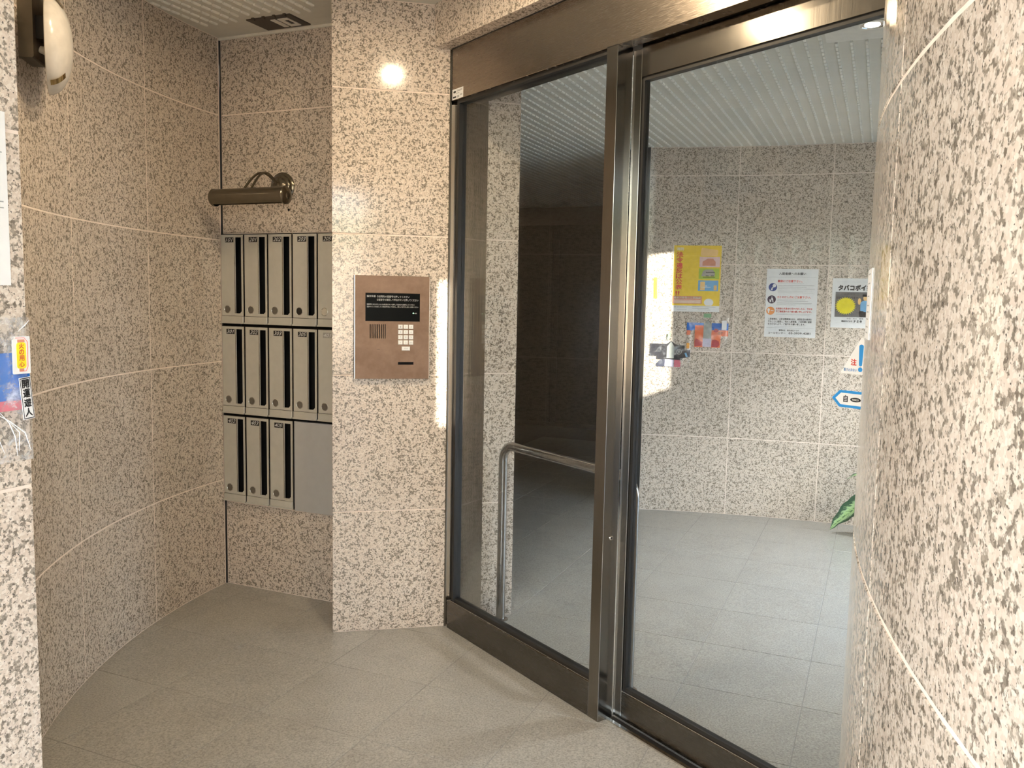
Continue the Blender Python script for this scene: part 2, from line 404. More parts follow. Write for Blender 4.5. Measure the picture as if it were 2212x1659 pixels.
def tiles(wall, fr, edges, zs, na=1, ga=0.003, gz=0.003, name='granite_tile', th=0.02, bev=0.0012, m='granite'):
    for i in range(len(edges)-1):
        for j in range(len(zs)-1):
            MB().box(fr, edges[i]+ga, edges[i+1]-ga, zs[j]+gz, zs[j+1]-gz, -th, 0, na, bev).build(name, m, wall)

# ------------------------------------------------------------------ plan of the place (metres; camera at the origin)
P0 = Vector((-0.77, 3.629)); D0 = Vector((-0.287, 3.734))
PE = (D0-P0).normalized(); PL_ = (D0-P0).length
DE = Vector((0.58, -0.815)).normalized(); DN = Vector((DE.y, -DE.x))
CC = Vector((-1.449, 4.262))
CL, RL = (1.131, 3.332), 2.741
CI, RI = (0.438, 0.974), 5.032
CR, RR = (3.239, 0.221), 2.91
JO = Vector((-0.831, 1.461))
ZE, ZI = 2.706, 2.535
ZS = [0.0, 0.542, 1.142, 1.742, 2.342]
fP = planar(P0, PE); fM = planar(CC, G1); fD0 = planar(D0, DE)
fD = lambda a, b, d: fD0(a, b, d)                    # d positive = towards the porch
fL = cylin(CL, RL, -1); fI = cylin(CI, RI, -1); fR = cylin(CR, RR, 1)
fJ = planar(JO, G0)
fC = flatf(ZE, -1); fCI = flatf(ZI, -1); fF = flatf(0.0, 1)
def door_pt(t, n): return D0+DE*t+DN*n
def UV(p): return (p[0]*G0.x+p[1]*G0.y, p[0]*G1.x+p[1]*G1.y)

# ------------------------------------------------------------------ floor
fl = MB().box(fF, -0.3, 9.6, -5.2, 4.4, -0.12, -0.0015).build('floor', 'floor_grout')
tag(fl, 'grey flamed granite tile floor of porch and lobby', 'floor', kind='structure')
TS = 0.4435
def inside_floor(u, v):
    p = uv(u, v)
    if (p-Vector(CR)).length < RR-0.35: return False
    if u < 3.4 and (p-Vector(CL)).length > RL+0.3 and p.x < 0: return False
    if u < 1.0 and v < -1.6: return False
    if v > -1.6 and (p-Vector(CI)).length > RI+0.3: return False
    return True
for i in range(-7, 14):
    for j in range(-7, 8):
        u0 = 2.763+TS*i; v0 = -0.187+TS*j
        if u0 < -0.1 or u0 > 8.2 or not inside_floor(u0+TS/2, v0+TS/2): continue
        MB().box(fF, u0+0.0016, u0+TS-0.0016, v0+0.0016, v0+TS-0.0016, -0.02, 0, 1, 0.0008).build('floor_tile', 'floor', fl)

# ------------------------------------------------------------------ walls
# curved porch wall on the left
wl_ = MB().box(fL, 160.3, 223.2, 0, ZE, -0.16, -0.0015, 24).build('wall_left', 'grout')
tag(wl_, 'curved granite tiled wall on the left of the porch', 'wall', kind='structure')
g = math.degrees(0.003/RL)
tiles(wl_, fL, [160.45, 171.9, 184.55, 197.1, 209.65, 223.1], ZS+[ZE], 6, g)
# niche wall with the mailboxes
wm = MB().box(fM, 0.004, 0.78, 0, 0.430, -0.16, -0.0015).box(fM, 0.004, 0.78, 1.7725, ZE, -0.16, -0.0015).box(fM, 0.004, 0.78, 0.43, 1.7725, -0.22, -0.14).build('wall_back', 'grout')
tag(wm, 'granite wall of the mailbox niche', 'wall', kind='structure')
tiles(wm, fM, [0.006, 0.76], [0, 0.429], 1)
tiles(wm, fM, [0.006, 0.76], [1.773, 2.342, ZE], 1)
tr = MB().box(fM, -0.004, 0.0065, 0, ZE, -0.02, 0.0035).build('trim_1', 'sealant')
tag(tr, 'black sealant line in the corner of the niche', 'trim', kind='structure')
# pier with the intercom
pe = P0+G0*0.36
pm = MB().prism(lambda a, b, d: Vector((a, b, d)), [(P0.x+0.002, P0.y+0.003), (D0.x-0.003, D0.y+0.002), (-0.288, 3.80), (-0.45, 3.80), (-0.5, 4.0), (-0.6, 4.15), (pe.x+0.01, pe.y)], 0, ZE).build('wall_pier', 'grout')
tag(pm, 'granite pier between mailbox niche and entrance door', 'wall', kind='structure')
tiles(pm, fP, [0.0, PL_-0.001], ZS+[ZE], 1, 0.0)
fPS = planar(P0, -G0)
tiles(pm, fPS, [-0.36, -0.02], ZS+[ZE], 1, 0.0, th=0.015)
# lobby side of the pier
B_ = Vector((0.017, 3.892)); A_ = Vector((-0.126, 3.852))
fB = planar(A_, B_-A_)
pi_ = MB().prism(lambda a, b, d: Vector((a, b, d)), [(A_.x, A_.y+0.003), (B_.x-0.003, B_.y+0.002), (-0.07, 4.25), (-0.5, 4.25), (-0.2, 3.88)], 0, ZI).build('wall_lobby_pier', 'grout')
tag(pi_, 'granite pier end seen through the fixed glass panel', 'wall', kind='structure')
tiles(pi_, fB, [0.0, (B_-A_).length], ZS+[ZI], 1, 0.0)
# curved lobby wall with the notices
wi = MB().box(fI, 45.0, 84.45, 0, ZI, -0.16, -0.0015, 24).build('wall_lobby', 'grout')
tag(wi, 'curved granite lobby wall with notices taped on it', 'wall', kind='structure')
g = math.degrees(0.0028/RI)
tiles(wi, fI, [45.0, 50.25, 57.1, 63.95, 70.79, 77.63, 84.45], ZS+[ZI], 5, g)
# convex wall on the right, door side to street side
wr = MB().box(fR, 112, 196, 0, ZE, -0.16, -0.0015, 40).build('wall_right', 'grout')
tag(wr, 'large convex granite wall close on the right', 'wall', kind='structure')
g = math.degrees(0.003/RR)
tiles(wr, fR, [112, 117.4, 129.2, 141.0, 152.86, 164.67, 176.48, 188.3, 196], [0, 0.537, 1.137, 1.737, 2.337, ZE], 8, g)
# entrance jamb on the left, nearest the camera
wj = MB().box(fJ, -1.25, -0.004, 0, ZE, -0.3, -0.0015).build('wall_entrance', 'grout')
tag(wj, 'pale granite entrance jamb at the left edge of the picture', 'wall', kind='structure')
tiles(wj, fJ, [-1.25, -0.6, 0.0], ZS+[ZE], 1, m='granite_rough')
fJe = planar(JO, -G1)
tiles(wj, fJe, [0.021, 0.07], ZS+[ZE], 1, 0.0, m='granite_rough')
# street front above and beside the entrance (behind the camera)
fW = planar(uv(-0.25, 0), G1)
wf = MB().box(fW, -1.6, 2.0, 2.42, 4.0, -0.1, 0.1).box(fW, -6.0, -1.64, -0.13, 4.0, -0.1, 0.1).box(fW, 0.75, 6.0, -0.13, 4.0, -0.1, 0.1).build('wall_front', 'street_wall')
tag(wf, 'street front around the entrance opening', 'wall', kind='structure')
# lintel over the door
fT = planar(door_pt(0, 0.068), DE)
lt = MB().box(fT, -0.02, 2.4, 2.531, ZE, -0.2, -0.002).build('trim_2', 'grout')
tag(lt, 'granite lintel above the bronze door header', 'lintel', kind='structure')
ed = [-0.02, 0.355, 0.955, 1.555, 2.155]
for a, b in zip(ed, ed[1:]):
    MB().box(fT, a+0.002, b-0.002, 2.528, ZE, -0.19, 0, 1, 0.0012).build('granite_tile', 'granite', lt)
# far end of the dim hall behind the lobby
fE = planar(uv(9.31, -4.9), G1)
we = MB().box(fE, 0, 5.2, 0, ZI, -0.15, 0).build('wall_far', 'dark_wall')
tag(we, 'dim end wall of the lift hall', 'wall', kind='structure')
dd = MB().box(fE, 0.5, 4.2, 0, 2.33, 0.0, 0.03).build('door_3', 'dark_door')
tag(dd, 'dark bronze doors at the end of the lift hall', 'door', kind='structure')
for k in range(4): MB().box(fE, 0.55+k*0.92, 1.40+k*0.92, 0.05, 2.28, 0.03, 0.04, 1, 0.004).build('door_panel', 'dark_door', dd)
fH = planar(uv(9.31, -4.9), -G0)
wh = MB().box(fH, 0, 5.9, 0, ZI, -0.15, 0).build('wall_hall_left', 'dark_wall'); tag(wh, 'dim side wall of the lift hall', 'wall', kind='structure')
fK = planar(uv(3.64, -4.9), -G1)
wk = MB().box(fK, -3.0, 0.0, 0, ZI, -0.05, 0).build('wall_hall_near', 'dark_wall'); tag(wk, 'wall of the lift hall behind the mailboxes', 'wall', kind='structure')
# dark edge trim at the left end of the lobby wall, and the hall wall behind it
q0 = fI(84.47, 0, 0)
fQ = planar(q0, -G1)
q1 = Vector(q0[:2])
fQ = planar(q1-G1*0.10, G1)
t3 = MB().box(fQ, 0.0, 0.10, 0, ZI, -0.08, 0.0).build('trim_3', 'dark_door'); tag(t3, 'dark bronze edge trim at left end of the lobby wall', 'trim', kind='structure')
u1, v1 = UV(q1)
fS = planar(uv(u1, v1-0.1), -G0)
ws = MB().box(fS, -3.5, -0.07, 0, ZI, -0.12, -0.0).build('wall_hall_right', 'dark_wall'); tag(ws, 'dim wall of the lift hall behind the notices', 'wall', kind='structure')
# street side: ground, wall across the road
gr = MB().box(fF, -14, 16, -14, 14, -0.3, -0.13).build('ground', 'asphalt'); tag(gr, 'asphalt street behind the camera', 'ground', kind='structure')
fX = planar(uv(-4.7, 0), -G1)
sw = MB().box(fX, -9, 9, -0.13, 2.2, -0.2, 0).build('wall_street', 'street_wall'); tag(sw, 'beige boundary wall across the street', 'wall', kind='structure')
hg = MB()
for k in range(24):
    a = -8.6+k*0.75
    hg.lathe(fX(a, 2.2, -0.62), (0, 0, 1), [(0.30, 0.0), (0.5+0.05*random.random(), 0.2), (0.42, 0.4+0.1*random.random()), (0.15, 0.55+0.1*random.random()), (0.0, 0.66+0.1*random.random())], 9)
MB().box(fX, -9, 9, -0.13, 2.15, -0.9, -0.22).build('planter_bank', 'street_wall', sw)
tag(hg.build('hedge', 'hedge', None, True), 'clipped hedge above the wall across the street', 'hedge', kind='stuff')

# lobby window on the right (out of the frame): the daylight on the lobby floor comes in here
wA = fR(112, 0, 0); wB = fI(45.0, 0, 0)
wA2 = Vector(wA[:2]); wB2 = Vector(wB[:2]); wLn = (wB2-wA2).length
fG = planar(wB2, wA2-wB2)
wx = MB().box(fG, 0, wLn, 1.70, ZI, -0.12, -0.002).build('wall_window', 'dark_wall'); tag(wx, 'wall above the lobby window on the right', 'wall', kind='structure')
w1 = empty('window_1', (*((wA2+wB2)/2), 0)); tag(w1, 'lobby window on the right', 'window', kind='structure')
MB().box(fG, 0, wLn, 0, 0.12, -0.06, 0.0).box(fG, 0, wLn, 1.62, 1.70, -0.06, 0.0).box(fG, 0, 0.07, 0.12, 1.62, -0.06, 0).box(fG, wLn-0.07, wLn, 0.12, 1.62, -0.06, 0).box(fG, wLn/2-0.03, wLn/2+0.03, 0.12, 1.62, -0.06, 0).build('window_frame', 'steel', w1)
MB().box(fG, 0.07, wLn/2-0.03, 0.12, 1.62, -0.036, -0.028).build('glass_pane', 'glass', w1)
MB().box(fG, wLn/2+0.03, wLn-0.07, 0.12, 1.62, -0.036, -0.028).build('glass_pane', 'glass', w1)

# ------------------------------------------------------------------ ceilings with raised ribs
ce = MB().box(fC, -1.7, 3.5, -3.3, 1.6, -0.12, 0).build('ceiling', 'ceiling')  # overhang beyond the street front added to block sky light
tag(ce, 'white ribbed panel ceiling of the porch', 'ceiling', kind='structure')
flat = lambda a, b, d: Vector((a, b, d))
lob = [door_pt(-0.14, -0.14), door_pt(2.5, -0.14), Vector((3.2, 2.4)), Vector((5.2, 5.2)), uv(9.5, 4.0), uv(9.5, -5.0), uv(3.60, -5.0), uv(3.60, -2.7), Vector((-0.45, 3.88))]
ci = MB().prism(flat, [(p.x, p.y) for p in lob], ZI, ZI+0.15).build('ceiling_lobby', 'ceiling')
tag(ci, 'white ribbed panel ceiling of the lobby', 'ceiling', kind='structure')
def rib_row(fr, parent, v, us, L=0.0445, w=0.0115, h=0.008):
    mb = MB()
    for u in us: mb.box(fr, u, u+L, v-w/2, v+w/2, -0.001, h, 1, 0.002)
    if us: mb.build('ceiling_rib', 'rib', parent)
def in_lobby(u, v):
    p = uv(u, v)
    if (p-D0).dot(DN) > -0.17: return False
    if v > v1-0.02 and (p-Vector(CI)).length > RI-0.02: return False
    if (p-Vector(CR)).length < RR+0.02: return False
    if u > 9.2 or p.x < -0.12 or v < -4.8: return False
    if p.x < 0.03 and p.y < 4.3: return False
    if u < 3.766 and -0.268 < v < 0.5: return False
    q = p-wB2; dnv = (wA2-wB2).normalized(); nn = Vector((dnv.y, -dnv.x))
    return q.dot(nn) > 0.05
v = -1.5515-0.0575*54
while v < 2.2:
    us = [2.6973+0.0564*k for k in range(120)]
    rib_row(fCI, ci, v, [u for u in us if in_lobby(u, v) and in_lobby(u+0.047, v)]); v += 0.0575
def in_porch(u, v):
    p = uv(u, v)
    if u > 3.195 or u < 1.6: return False
    if (p-Vector(CL)).length > RL-0.006 and p.x < 0: return False
    if (p-D0).dot(DN) < 0.09: return False
    if (p-P0).dot(Vector((PE.y, -PE.x))) < 0.02 and p.x > -0.86: return False
    if (p-Vector(CR)).length < RR+0.02: return False
    if u > 3.13 and -2.71 < v < -2.43: return False
    for lx, ly in LAMPS:
        if (p-Vector((lx, ly))).length < 0.10: return False
    return True
LAMPS = [(-0.19, 2.54), (-0.757, 2.53)]
v = -2.9185
while v < 0.6:
    us = [1.35+0.0565*k+0.0137 for k in range(36)]
    rib_row(fC, ce, v, [u for u in us if in_porch(u, v) and in_porch(u+0.047, v)]); v += 0.0575
MB().box(flatf(ZI, -1), 3.38, 3.766, -0.265, 0.5, -0.01, 0.0015).build('flat_panel', 'white_metal', ci)
tm = MB().box(fM, 0.004, 0.74, ZE-0.012, ZE, 0.0, 0.01).build('trim_4', 'cream'); tag(tm, 'cream ceiling edge trim above the mailbox niche', 'trim', kind='structure')

# ------------------------------------------------------------------ lamps
def downlight(x, y, z, r, bulb, label, group=None, watts=0.0):
    t = empty('downlight', (x, y, z)); tag(t, label, 'ceiling lamp', group)
    MB().lathe((x, y, z), (0, 0, -1), [(r, 0), (r, 0.004), (r*0.86, 0.007), (r*0.66, 0.004), (r*0.62, -0.0005)], 32).build('trim_ring', 'white_metal', t, True)
    MB().lathe((x, y, z), (0, 0, -1), [(r*0.64, 0.004), (r*0.60, 0.0015), (r*0.50, 0.0012), (r*0.30, 0.0010)], 32).build('reflector', 'chrome', t, True)
    MB().disc(lambda a, b, d: Vector((x+a, y+b, z-d)), 0, 0, r*0.42, 0.0012, 0.003, 20).build('bulb', bulb, t)
    if watts:                                # spot added below the lamp to brighten the lobby floor
        ld = bpy.data.lights.new('beam', 'SPOT'); ld.energy = watts; ld.color = (0.98, 0.97, 0.96); ld.shadow_soft_size = 0.05
        ld.spot_size = math.radians(92); ld.spot_blend = 0.6
        lo = bpy.data.objects.new('beam', ld); COL.objects.link(lo); lo.location = (x, y, z-0.012); attach(lo, t)
    return t
for k, (x, y) in enumerate(LAMPS):
    downlight(x, y, ZE, 0.075, ['bulb', 'bulb_dim'][k], ['recessed warm porch downlight nearer the entrance door', 'recessed warm porch downlight nearer the curved left wall'][k])
downlight(1.329, 3.324, ZI-0.0015, 0.066, 'bulb_lobby', 'round white recessed downlight in lobby ceiling beside the right wall', watts=17)
downlight(2.35, 4.65, ZI, 0.066, 'bulb_lobby', 'unseen lobby downlight added further in to light the lobby, hidden by the right wall', watts=40)  # added lamp out of view, brightens the lobby

def added_spotlight(loc, target, half_h, half_w, watts, label, col=(1.0, 0.93, 0.80)):  # made-up lamps that throw the pale streaks on lobby wall and pier
    """added unseen lamp; its slotted front plate gives a tall narrow beam"""
    loc, target = Vector(loc), Vector(target); dv = (target-loc); L = dv.length; dv.normalize()
    t = empty('added_spotlight', loc); tag(t, label, 'added_spotlight')
    MB().lathe(loc-dv*0.012, dv, [(0.0, -0.03), (0.025, -0.03), (0.03, 0.0), (0.034, 0.062), (0.030, 0.062), (0.026, 0.002), (0.0, 0.002)], 20).build('lamp_head', 'white_metal', t, True)
    MB().tube([loc-dv*0.03, loc-dv*0.03+Vector((0, 0, 0.12))], 0.007, 8).build('stem', 'white_metal', t, True)
    sd_ = dv.cross(Vector((0, 0, 1))).normalized(); up = sd_.cross(dv)
    A = 0.05; hw, hh = half_w*A/L, half_h*A/L
    fa = lambda a, b, d: loc+dv*(A+d)+sd_*a+up*b
    MB().box(fa, -0.034, -hw, -0.034, 0.034, 0, 0.0006).box(fa, hw, 0.034, -0.034, 0.034, 0, 0.0006).box(fa, -hw, hw, hh, 0.034, 0, 0.0006).box(fa, -hw, hw, -0.034, -hh, 0, 0.0006).build('slot_plate', 'black', t)
    ld = bpy.data.lights.new('beam', 'SPOT'); ld.energy = watts; ld.color = col; ld.shadow_soft_size = 0.0003
    ld.spot_size = 2*math.atan(half_h/L)*1.4; ld.spot_blend = 0.1
    lo = bpy.data.objects.new('beam', ld); COL.objects.link(lo); lo.location = loc+dv*0.002
    lo.rotation_euler = dv.to_track_quat('-Z', 'Y').to_euler()
    attach(lo, t)
added_spotlight((2.2, 3.75, 2.42), (1.012, 5.975, 1.36), 0.43, 0.072, 230, 'unseen lamp added behind the right wall to throw the bright patch on the lobby wall end')
added_spotlight((-0.15, -0.1, 2.30), (-0.302, 3.731, 1.24), 0.29, 0.016, 900, 'unseen lamp added above the camera to throw the bright streak on the pier edge')
# ------------------------------------------------------------------ mailboxes
mx = 0.1437
COLS = [0.004, 0.149, 0.2935, 0.4375, 0.5815]
ROWS = [1.771, 1.3225, 0.8745]
MW, MH = 0.1405, 0.4385
def build_mailbox(s0, zt):
    base = fM(s0+MW/2, zt-MH, 0)
    t = empty('mailbox', base)
    a0, a1 = s0+0.001, s0+MW-0.004
    fr = fM; d0, d1 = 0.0105, 0.014
    zb = zt-0.40
    # face plate with the slot cut out: four pieces around it
    sa, sb = s0+0.0895, s0+0.1255; st, sbm = zt-0.0165, zt-0.387
    mb = MB(); mb.box(fr, a0, sa, zb, zt-0.004, d0, d1, 1, 0.0015); mb.box(fr, sb, a1, zb, zt-0.004, d0, d1, 1, 0.001)
    mb.box(fr, sa, sb, st, zt-0.004, d0, d1); mb.box(fr, sa, sb, zb, sbm, d0, d1)
    mb.prism(fr, [(sb-0.010, sbm), (sb, sbm), (sb, sbm+0.010)], d0, d1-0.0005)
    face = mb.build('face_plate', 'mailbox', t)
    MB().box(fr, a0+0.001, a1-0.001, zt-MH+0.004, zt-0.006, -0.12, -0.11).box(fr, a0-0.0005, a0+0.001, zt-MH+0.002, zt-0.005, -0.12, d0).box(fr, a1-0.001, a1+0.001, zt-MH+0.002, zt-0.005, -0.12, d0).build('mail_slot', 'void', t)
    MB().box(fr, sa-0.0045, sa-0.0008, sbm, st, d1-0.002, d1+0.0025).build('slot_rim', 'mail_edge', t)
    MB().box(fr, a1, a1+0.0028, zb, zt-0.004, d0, d1+0.0005).build('side_edge', 'mail_edge', t)
    MB().box(fr, a0, a1+0.001, zt-MH+0.001, zb-0.0015, d0, d1+0.004, 1, 0.002).box(fr, a0, a1+0.001, zt-MH+0.001, zt-MH+0.008, d1, d1+0.008).build('bottom_flap', 'mailbox', t)
    MB().box(fr, a0-0.001, a1+0.003, zt-0.004, zt-0.0005, d0, d1-0.003).build('top_gap', 'black', t)
    return t
def copy_tree(o, delta, parent=None):
    c = o.copy(); COL.objects.link(c)
    c.location = Vector(o.location)+delta
    if parent is not None:
        c.parent = parent; c.matrix_parent_inverse = Matrix.Translation(-Vector(parent.location))
    for ch in (proto_parts if o is protobox else []): copy_tree(ch, delta, c)
    return c
bk = MB().box(fM, 0.0045, 0.75, 0.431, 1.772, -0.135, -0.125).build('trim_5', 'black'); tag(bk, 'black backing in the gaps between the mailboxes', 'trim', kind='structure')
protobox = build_mailbox(COLS[0], ROWS[0]); proto_parts = list(protobox.children)
NUM = [['101', '201', '202', '203', '205'], ['301', '302', '303', '305', '401'], ['402', '403', '405']]
for r, row in enumerate(NUM):
    for c, num in enumerate(row):
        delta = fM(COLS[c], ROWS[r], 0)-fM(COLS[0], ROWS[0], 0)
        t = protobox if (r == 0 and c == 0) else copy_tree(protobox, delta)
        s0, zt = COLS[c], ROWS[r]
        pl = MB().box(fM, s0+0.030, s0+0.0805, zt-0.041, zt-0.0165, 0.0135, 0.0150).build('number_plate', 'silver_plate' if num == '401' else 'black', t)
        MB().text(fM, num, s0+0.033, s0+0.078, zt-0.0375, zt-0.0195, 0.0155, 0.0, 0.35).build('number', 'white_print', pl)
        lk = 'lock_black' if num in ('203', ) else 'lock_bright' if num == '205' else 'lock'
        kn = MB().disc(fM, s0+0.038, zt-0.368, 0.0165, 0.0125, 0.0152, 22).build('lock_dial', lk, t)
        MB().lathe(fM(s0+0.038, zt-0.368, 0.0135), -Vector((G0.x, G0.y, 0)), [(0.0165, 0), (0.0182, 0.0015), (0.0195, 0.0008), (0.0198, 0)], 22).build('dial_rim', 'mail_edge', t, True)
        ex = {'205': ' with bright lock dial', '401': ' with silver plate', '203': ' with black lock dial'}.get(num, '')
        tag(t, 'steel letter box %s, %s from the corner, marked %s%s' % (['in top row', 'in middle row', 'in bottom row'][r], ['first', 'second', 'third', 'fourth', 'fifth'][c], num, ex), 'mailbox', 'letter boxes in the niche')
ln = MB().box(fM, -0.004, 0.0042, 0.432, 1.7715, -0.125, 0.004).build('trim_7', 'black'); tag(ln, 'black joint between mailboxes and curved wall', 'trim', kind='structure')
bp_ = MB().box(fM, 0.4375, 0.74, 0.431, 0.872, -0.012, 0.010, 1, 0.0015).build('blank_panel', 'blank')
tag(bp_, 'plain steel blank panel below letter boxes 305 and 401', 'panel')

# ------------------------------------------------------------------ picture light above the mailboxes
pl_ = empty('picture_light', fM(0.374, 1.99, 0)); tag(pl_, 'aged bronze tubular picture light above the letter boxes', 'wall lamp')
nM = -Vector((G0.x, G0.y, 0)); ax = Vector((G1.x, G1.y, 0))
MB().lathe(fM(0.374, 1.988, 0), nM, [(0.068, 0), (0.068, 0.006), (0.062, 0.012), (0.058, 0.013), (0.055, 0.020), (0.047, 0.026), (0.042, 0.027), (0.036, 0.036), (0.022, 0.044), (0.0, 0.047)], 36).build('wall_rose', 'bronze', pl_, True)
tc0 = fM(0.365, 1.919, 0.222)
def trough(mb, R, th, x0, x1, n=26):
    # tube open along a strip at its underside
    pr = []
    for i in range(n+1):
        a = math.radians(-58+(296*i/n)); pr.append((R*math.cos(a), R*math.sin(a)))
    for i in range(n, -1, -1):
        a = math.radians(-58+(296*i/n)); pr.append(((R-th)*math.cos(a), (R-th)*math.sin(a)))
    vs = [tc0+ax*x+nM*p+Vector((0, 0, q)) for x in (x0, x1) for p, q in pr]
    k = len(pr); fs = [(i, (i+1) % k, k+(i+1) % k, k+i) for i in range(k)]
    for base in (0, k):
        for i in range(n): fs.append((base+i, base+i+1, base+k-2-i, base+k-1-i))
    mb.add(vs, fs)
mb = MB(); trough(mb, 0.0385, 0.003, -0.20, 0.195); mb.build('lamp_tube', 'bronze', pl_, True)
for sgn, nm in ((1, 'end_cap'), (-1, 'end_cap')):
    x = 0.195 if sgn > 0 else -0.20
    MB().lathe(tc0+ax*x, ax*sgn, [(0.0385, -0.004), (0.0405, 0), (0.0405, 0.006), (0.035, 0.012), (0.020, 0.017), (0.017, 0.018), (0.016, 0.024), (0.010, 0.028), (0.0, 0.029)], 28).build(nm, 'bronze', pl_, True)
MB().tube([tc0+ax*-0.15, tc0+ax*0.15], 0.012, 10).build('tube_bulb', 'cream', pl_, True)
for off in (-0.028, 0.012):
    pts = []
    r0 = fM(0.374, 1.988, 0.035); r1 = tc0+ax*(off-0.005)+Vector((0, 0, 0.034))
    for i in range(13):
        t_ = i/12; q = r0.lerp(r1, t_); q = q+Vector((0, 0, 0.062*math.sin(PI*t_)+0.02*t_*(1-t_))); pts.append(q)
    MB().tube(pts, 0.0055, 10).build('arm', 'bronze', pl_, True)
MB().disc(fM, 0.408, 1.881, 0.006, 0.0, 0.002, 12).build('trim_6', 'void')
tag(bpy.data.objects['trim_6'], 'small drilled hole in granite under the picture light', 'hole', kind='structure')

# ------------------------------------------------------------------ dark ceiling fixture over the niche
cf = empty('ceiling_fixture', fC(3.23, -2.57, 0)); tag(cf, 'dark brown ceiling plate with two cream fittings over the niche', 'ceiling fixture')
MB().box(fC, 3.158, 3.31, -2.692, -2.452, -0.001, 0.006, 1, 0.002).build('plate', 'fixture', cf)
for k in range(4): MB().box(fC, 3.148, 3.160, -2.655+0.0575*k, -2.642+0.0575*k, 0, 0.012).build('hook', 'fixture', cf)
MB().box(fC, 3.185, 3.285, -2.578, -2.553, 0.005, 0.010, 1, 0.001).build('cream_bar', 'cream', cf)
MB().box(fC, 3.185, 3.285, -2.540, -2.520, 0.005, 0.010).box(fC, 3.185, 3.205, -2.520, -2.495, 0.005, 0.010).box(fC, 3.262, 3.285, -2.520, -2.495, 0.005, 0.010).box(fC, 3.185, 3.285, -2.495, -2.486, 0.005, 0.010).build('socket_frame', 'cream', cf)
MB().box(fC, 3.205, 3.262, -2.520, -2.495, 0.003, 0.007).build('socket', 'black', cf)

# ------------------------------------------------------------------ intercom panel on the pier
ic = empty('intercom_panel', fP(0.252, 1.128, 0)); tag(ic, 'bronze intercom panel with screen and keypad on the granite pier', 'intercom')
sl = [0.1575+0.0079*k for k in range(9)]
mb = MB()
fa0, fa1, fb0, fb1 = 0.0935, 0.413, 1.128, 1.569
fd0, fd1 = 0.004, 0.020
# face plate pieces around the slots and the card slot
mb.box(fP, fa0, fa1, 1.362, fb1, fd0, fd1); mb.box(fP, fa0, 0.1555, fb0, 1.362, fd0, fd1)
mb.box(fP, 0.1555, 0.2235, fb0, 1.301, fd0, fd1)
for k in range(8): mb.box(fP, sl[k]+0.0036, sl[k+1], 1.301, 1.362, fd0, fd1)
mb.box(fP, sl[8]+0.0036, 0.278, 1.301, 1.362, fd0, fd1); mb.box(fP, 0.1555, sl[0], 1.301, 1.362, fd0, fd1)
mb.box(fP, 0.2235, 0.278, fb0, 1.301, fd0, fd1)
mb.box(fP, 0.278, 0.345, 1.2005, 1.362, fd0, fd1); mb.box(fP, 0.278, 0.345, fb0, 1.1885, fd0, fd1); mb.box(fP, 0.345, fa1, fb0, 1.362, fd0, fd1)
mb.build('face_plate', 'intercom', ic)
MB().box(fP, 0.0905, 0.4155, 1.1275, 1.5695, 0.0, 0.0045).build('back_box', 'black', ic)
MB().box(fP, 0.0895, 0.0922, 1.128, 1.569, 0.0, 0.018).build('shadow_gap', 'black', ic)
for q in (0.0922, 0.4105): MB().box(fP, q, q+0.0028, 1.128, 1.569, 0.004, 0.0215).build('edge_strip', 'steel_light', ic)
MB().box(fP, 0.1555, 0.2235, 1.300, 1.363, 0.0045, 0.006).build('speaker_grille', 'void', ic)
MB().box(fP, 0.277, 0.346, 1.188, 1.201, 0.0045, 0.008).build('card_slot', 'void', ic)
MB().box(fP, 0.276, 0.347, 1.2005, 1.2025, fd1-0.001, fd1+0.001).box(fP, 0.276, 0.347, 1.1865, 1.1885, fd1-0.001, fd1+0.001).build('slot_frame', 'intercom', ic)
mb = MB()
for k in range(3): mb.disc(fP, 0.1885+0.0052*k, 1.254, 0.0013, fd1-0.001, fd1+0.0004, 8)
mb.build('microphone_holes', 'black', ic)
s_ = MB().box(fP, 0.1385, 0.3705, 1.3755, 1.4955, fd1-0.001, fd1+0.0008).build('screen', 'screen', ic)
dq = fd1+0.0012
mb = MB()
L0 = 0.1445
mb.text(fP, '操作手順', L0, L0+0.037, 1.4765, 1.4855, dq, 0.01)
mb.text(fP, '①訪問先の室番号を押してください', L0+0.042, L0+0.181, 1.476, 1.4855, dq, 0.01)
mb.text(fP, '②室番号を確認して呼出ボタンを押してください', L0+0.042, L0+0.219, 1.462, 1.4715, dq, 0.01)
mb.text(fP, '室番号をまちがえたときは取消ボタンを押して始めから操作してください', L0, L0+0.203, 1.4435, 1.4505, dq, 0.01)
mb.text(fP, '通話中のランプが点灯している時は呼び出しできません。恐れ入りますがしばらくお待ちください', L0, L0+0.219, 1.4335, 1.4405, dq, 0.01)
mb.text(fP, '通話', 0.3475, 0.3575, 1.408, 1.4135, dq, 0.01)
mb.build('lettering', 'white_print', s_)
MB().disc(fP, 0.3425, 1.411, 0.0023, dq-0.0006, dq+0.0002, 10).build('indicator', 'led', s_)
keys = ['1', '2', '3', '4', '5', '6', '7', '8', '9', '・', '0', '取消']
for k, s in enumerate(keys):
    a = 0.2875+0.0228*(k % 3); b = 1.3525-0.0225*(k//3)
    kk = MB().box(fP, a-0.0097, a+0.0097, b-0.009, b+0.009, fd1-0.002, fd1+0.0035, 1, 0.0015).build('key', 'key', ic)
    hw = 0.0028 if len(s) == 1 and s != '・' else 0.0014 if s == '・' else 0.0055
    hh = 0.0043 if s != '・' else 0.0014
    if len(s) == 2: hh = 0.003
    MB().text(fP, s, a-hw, a+hw, b-hh, b+hh, fd1+0.0039).build('digit', 'key_print', kk)
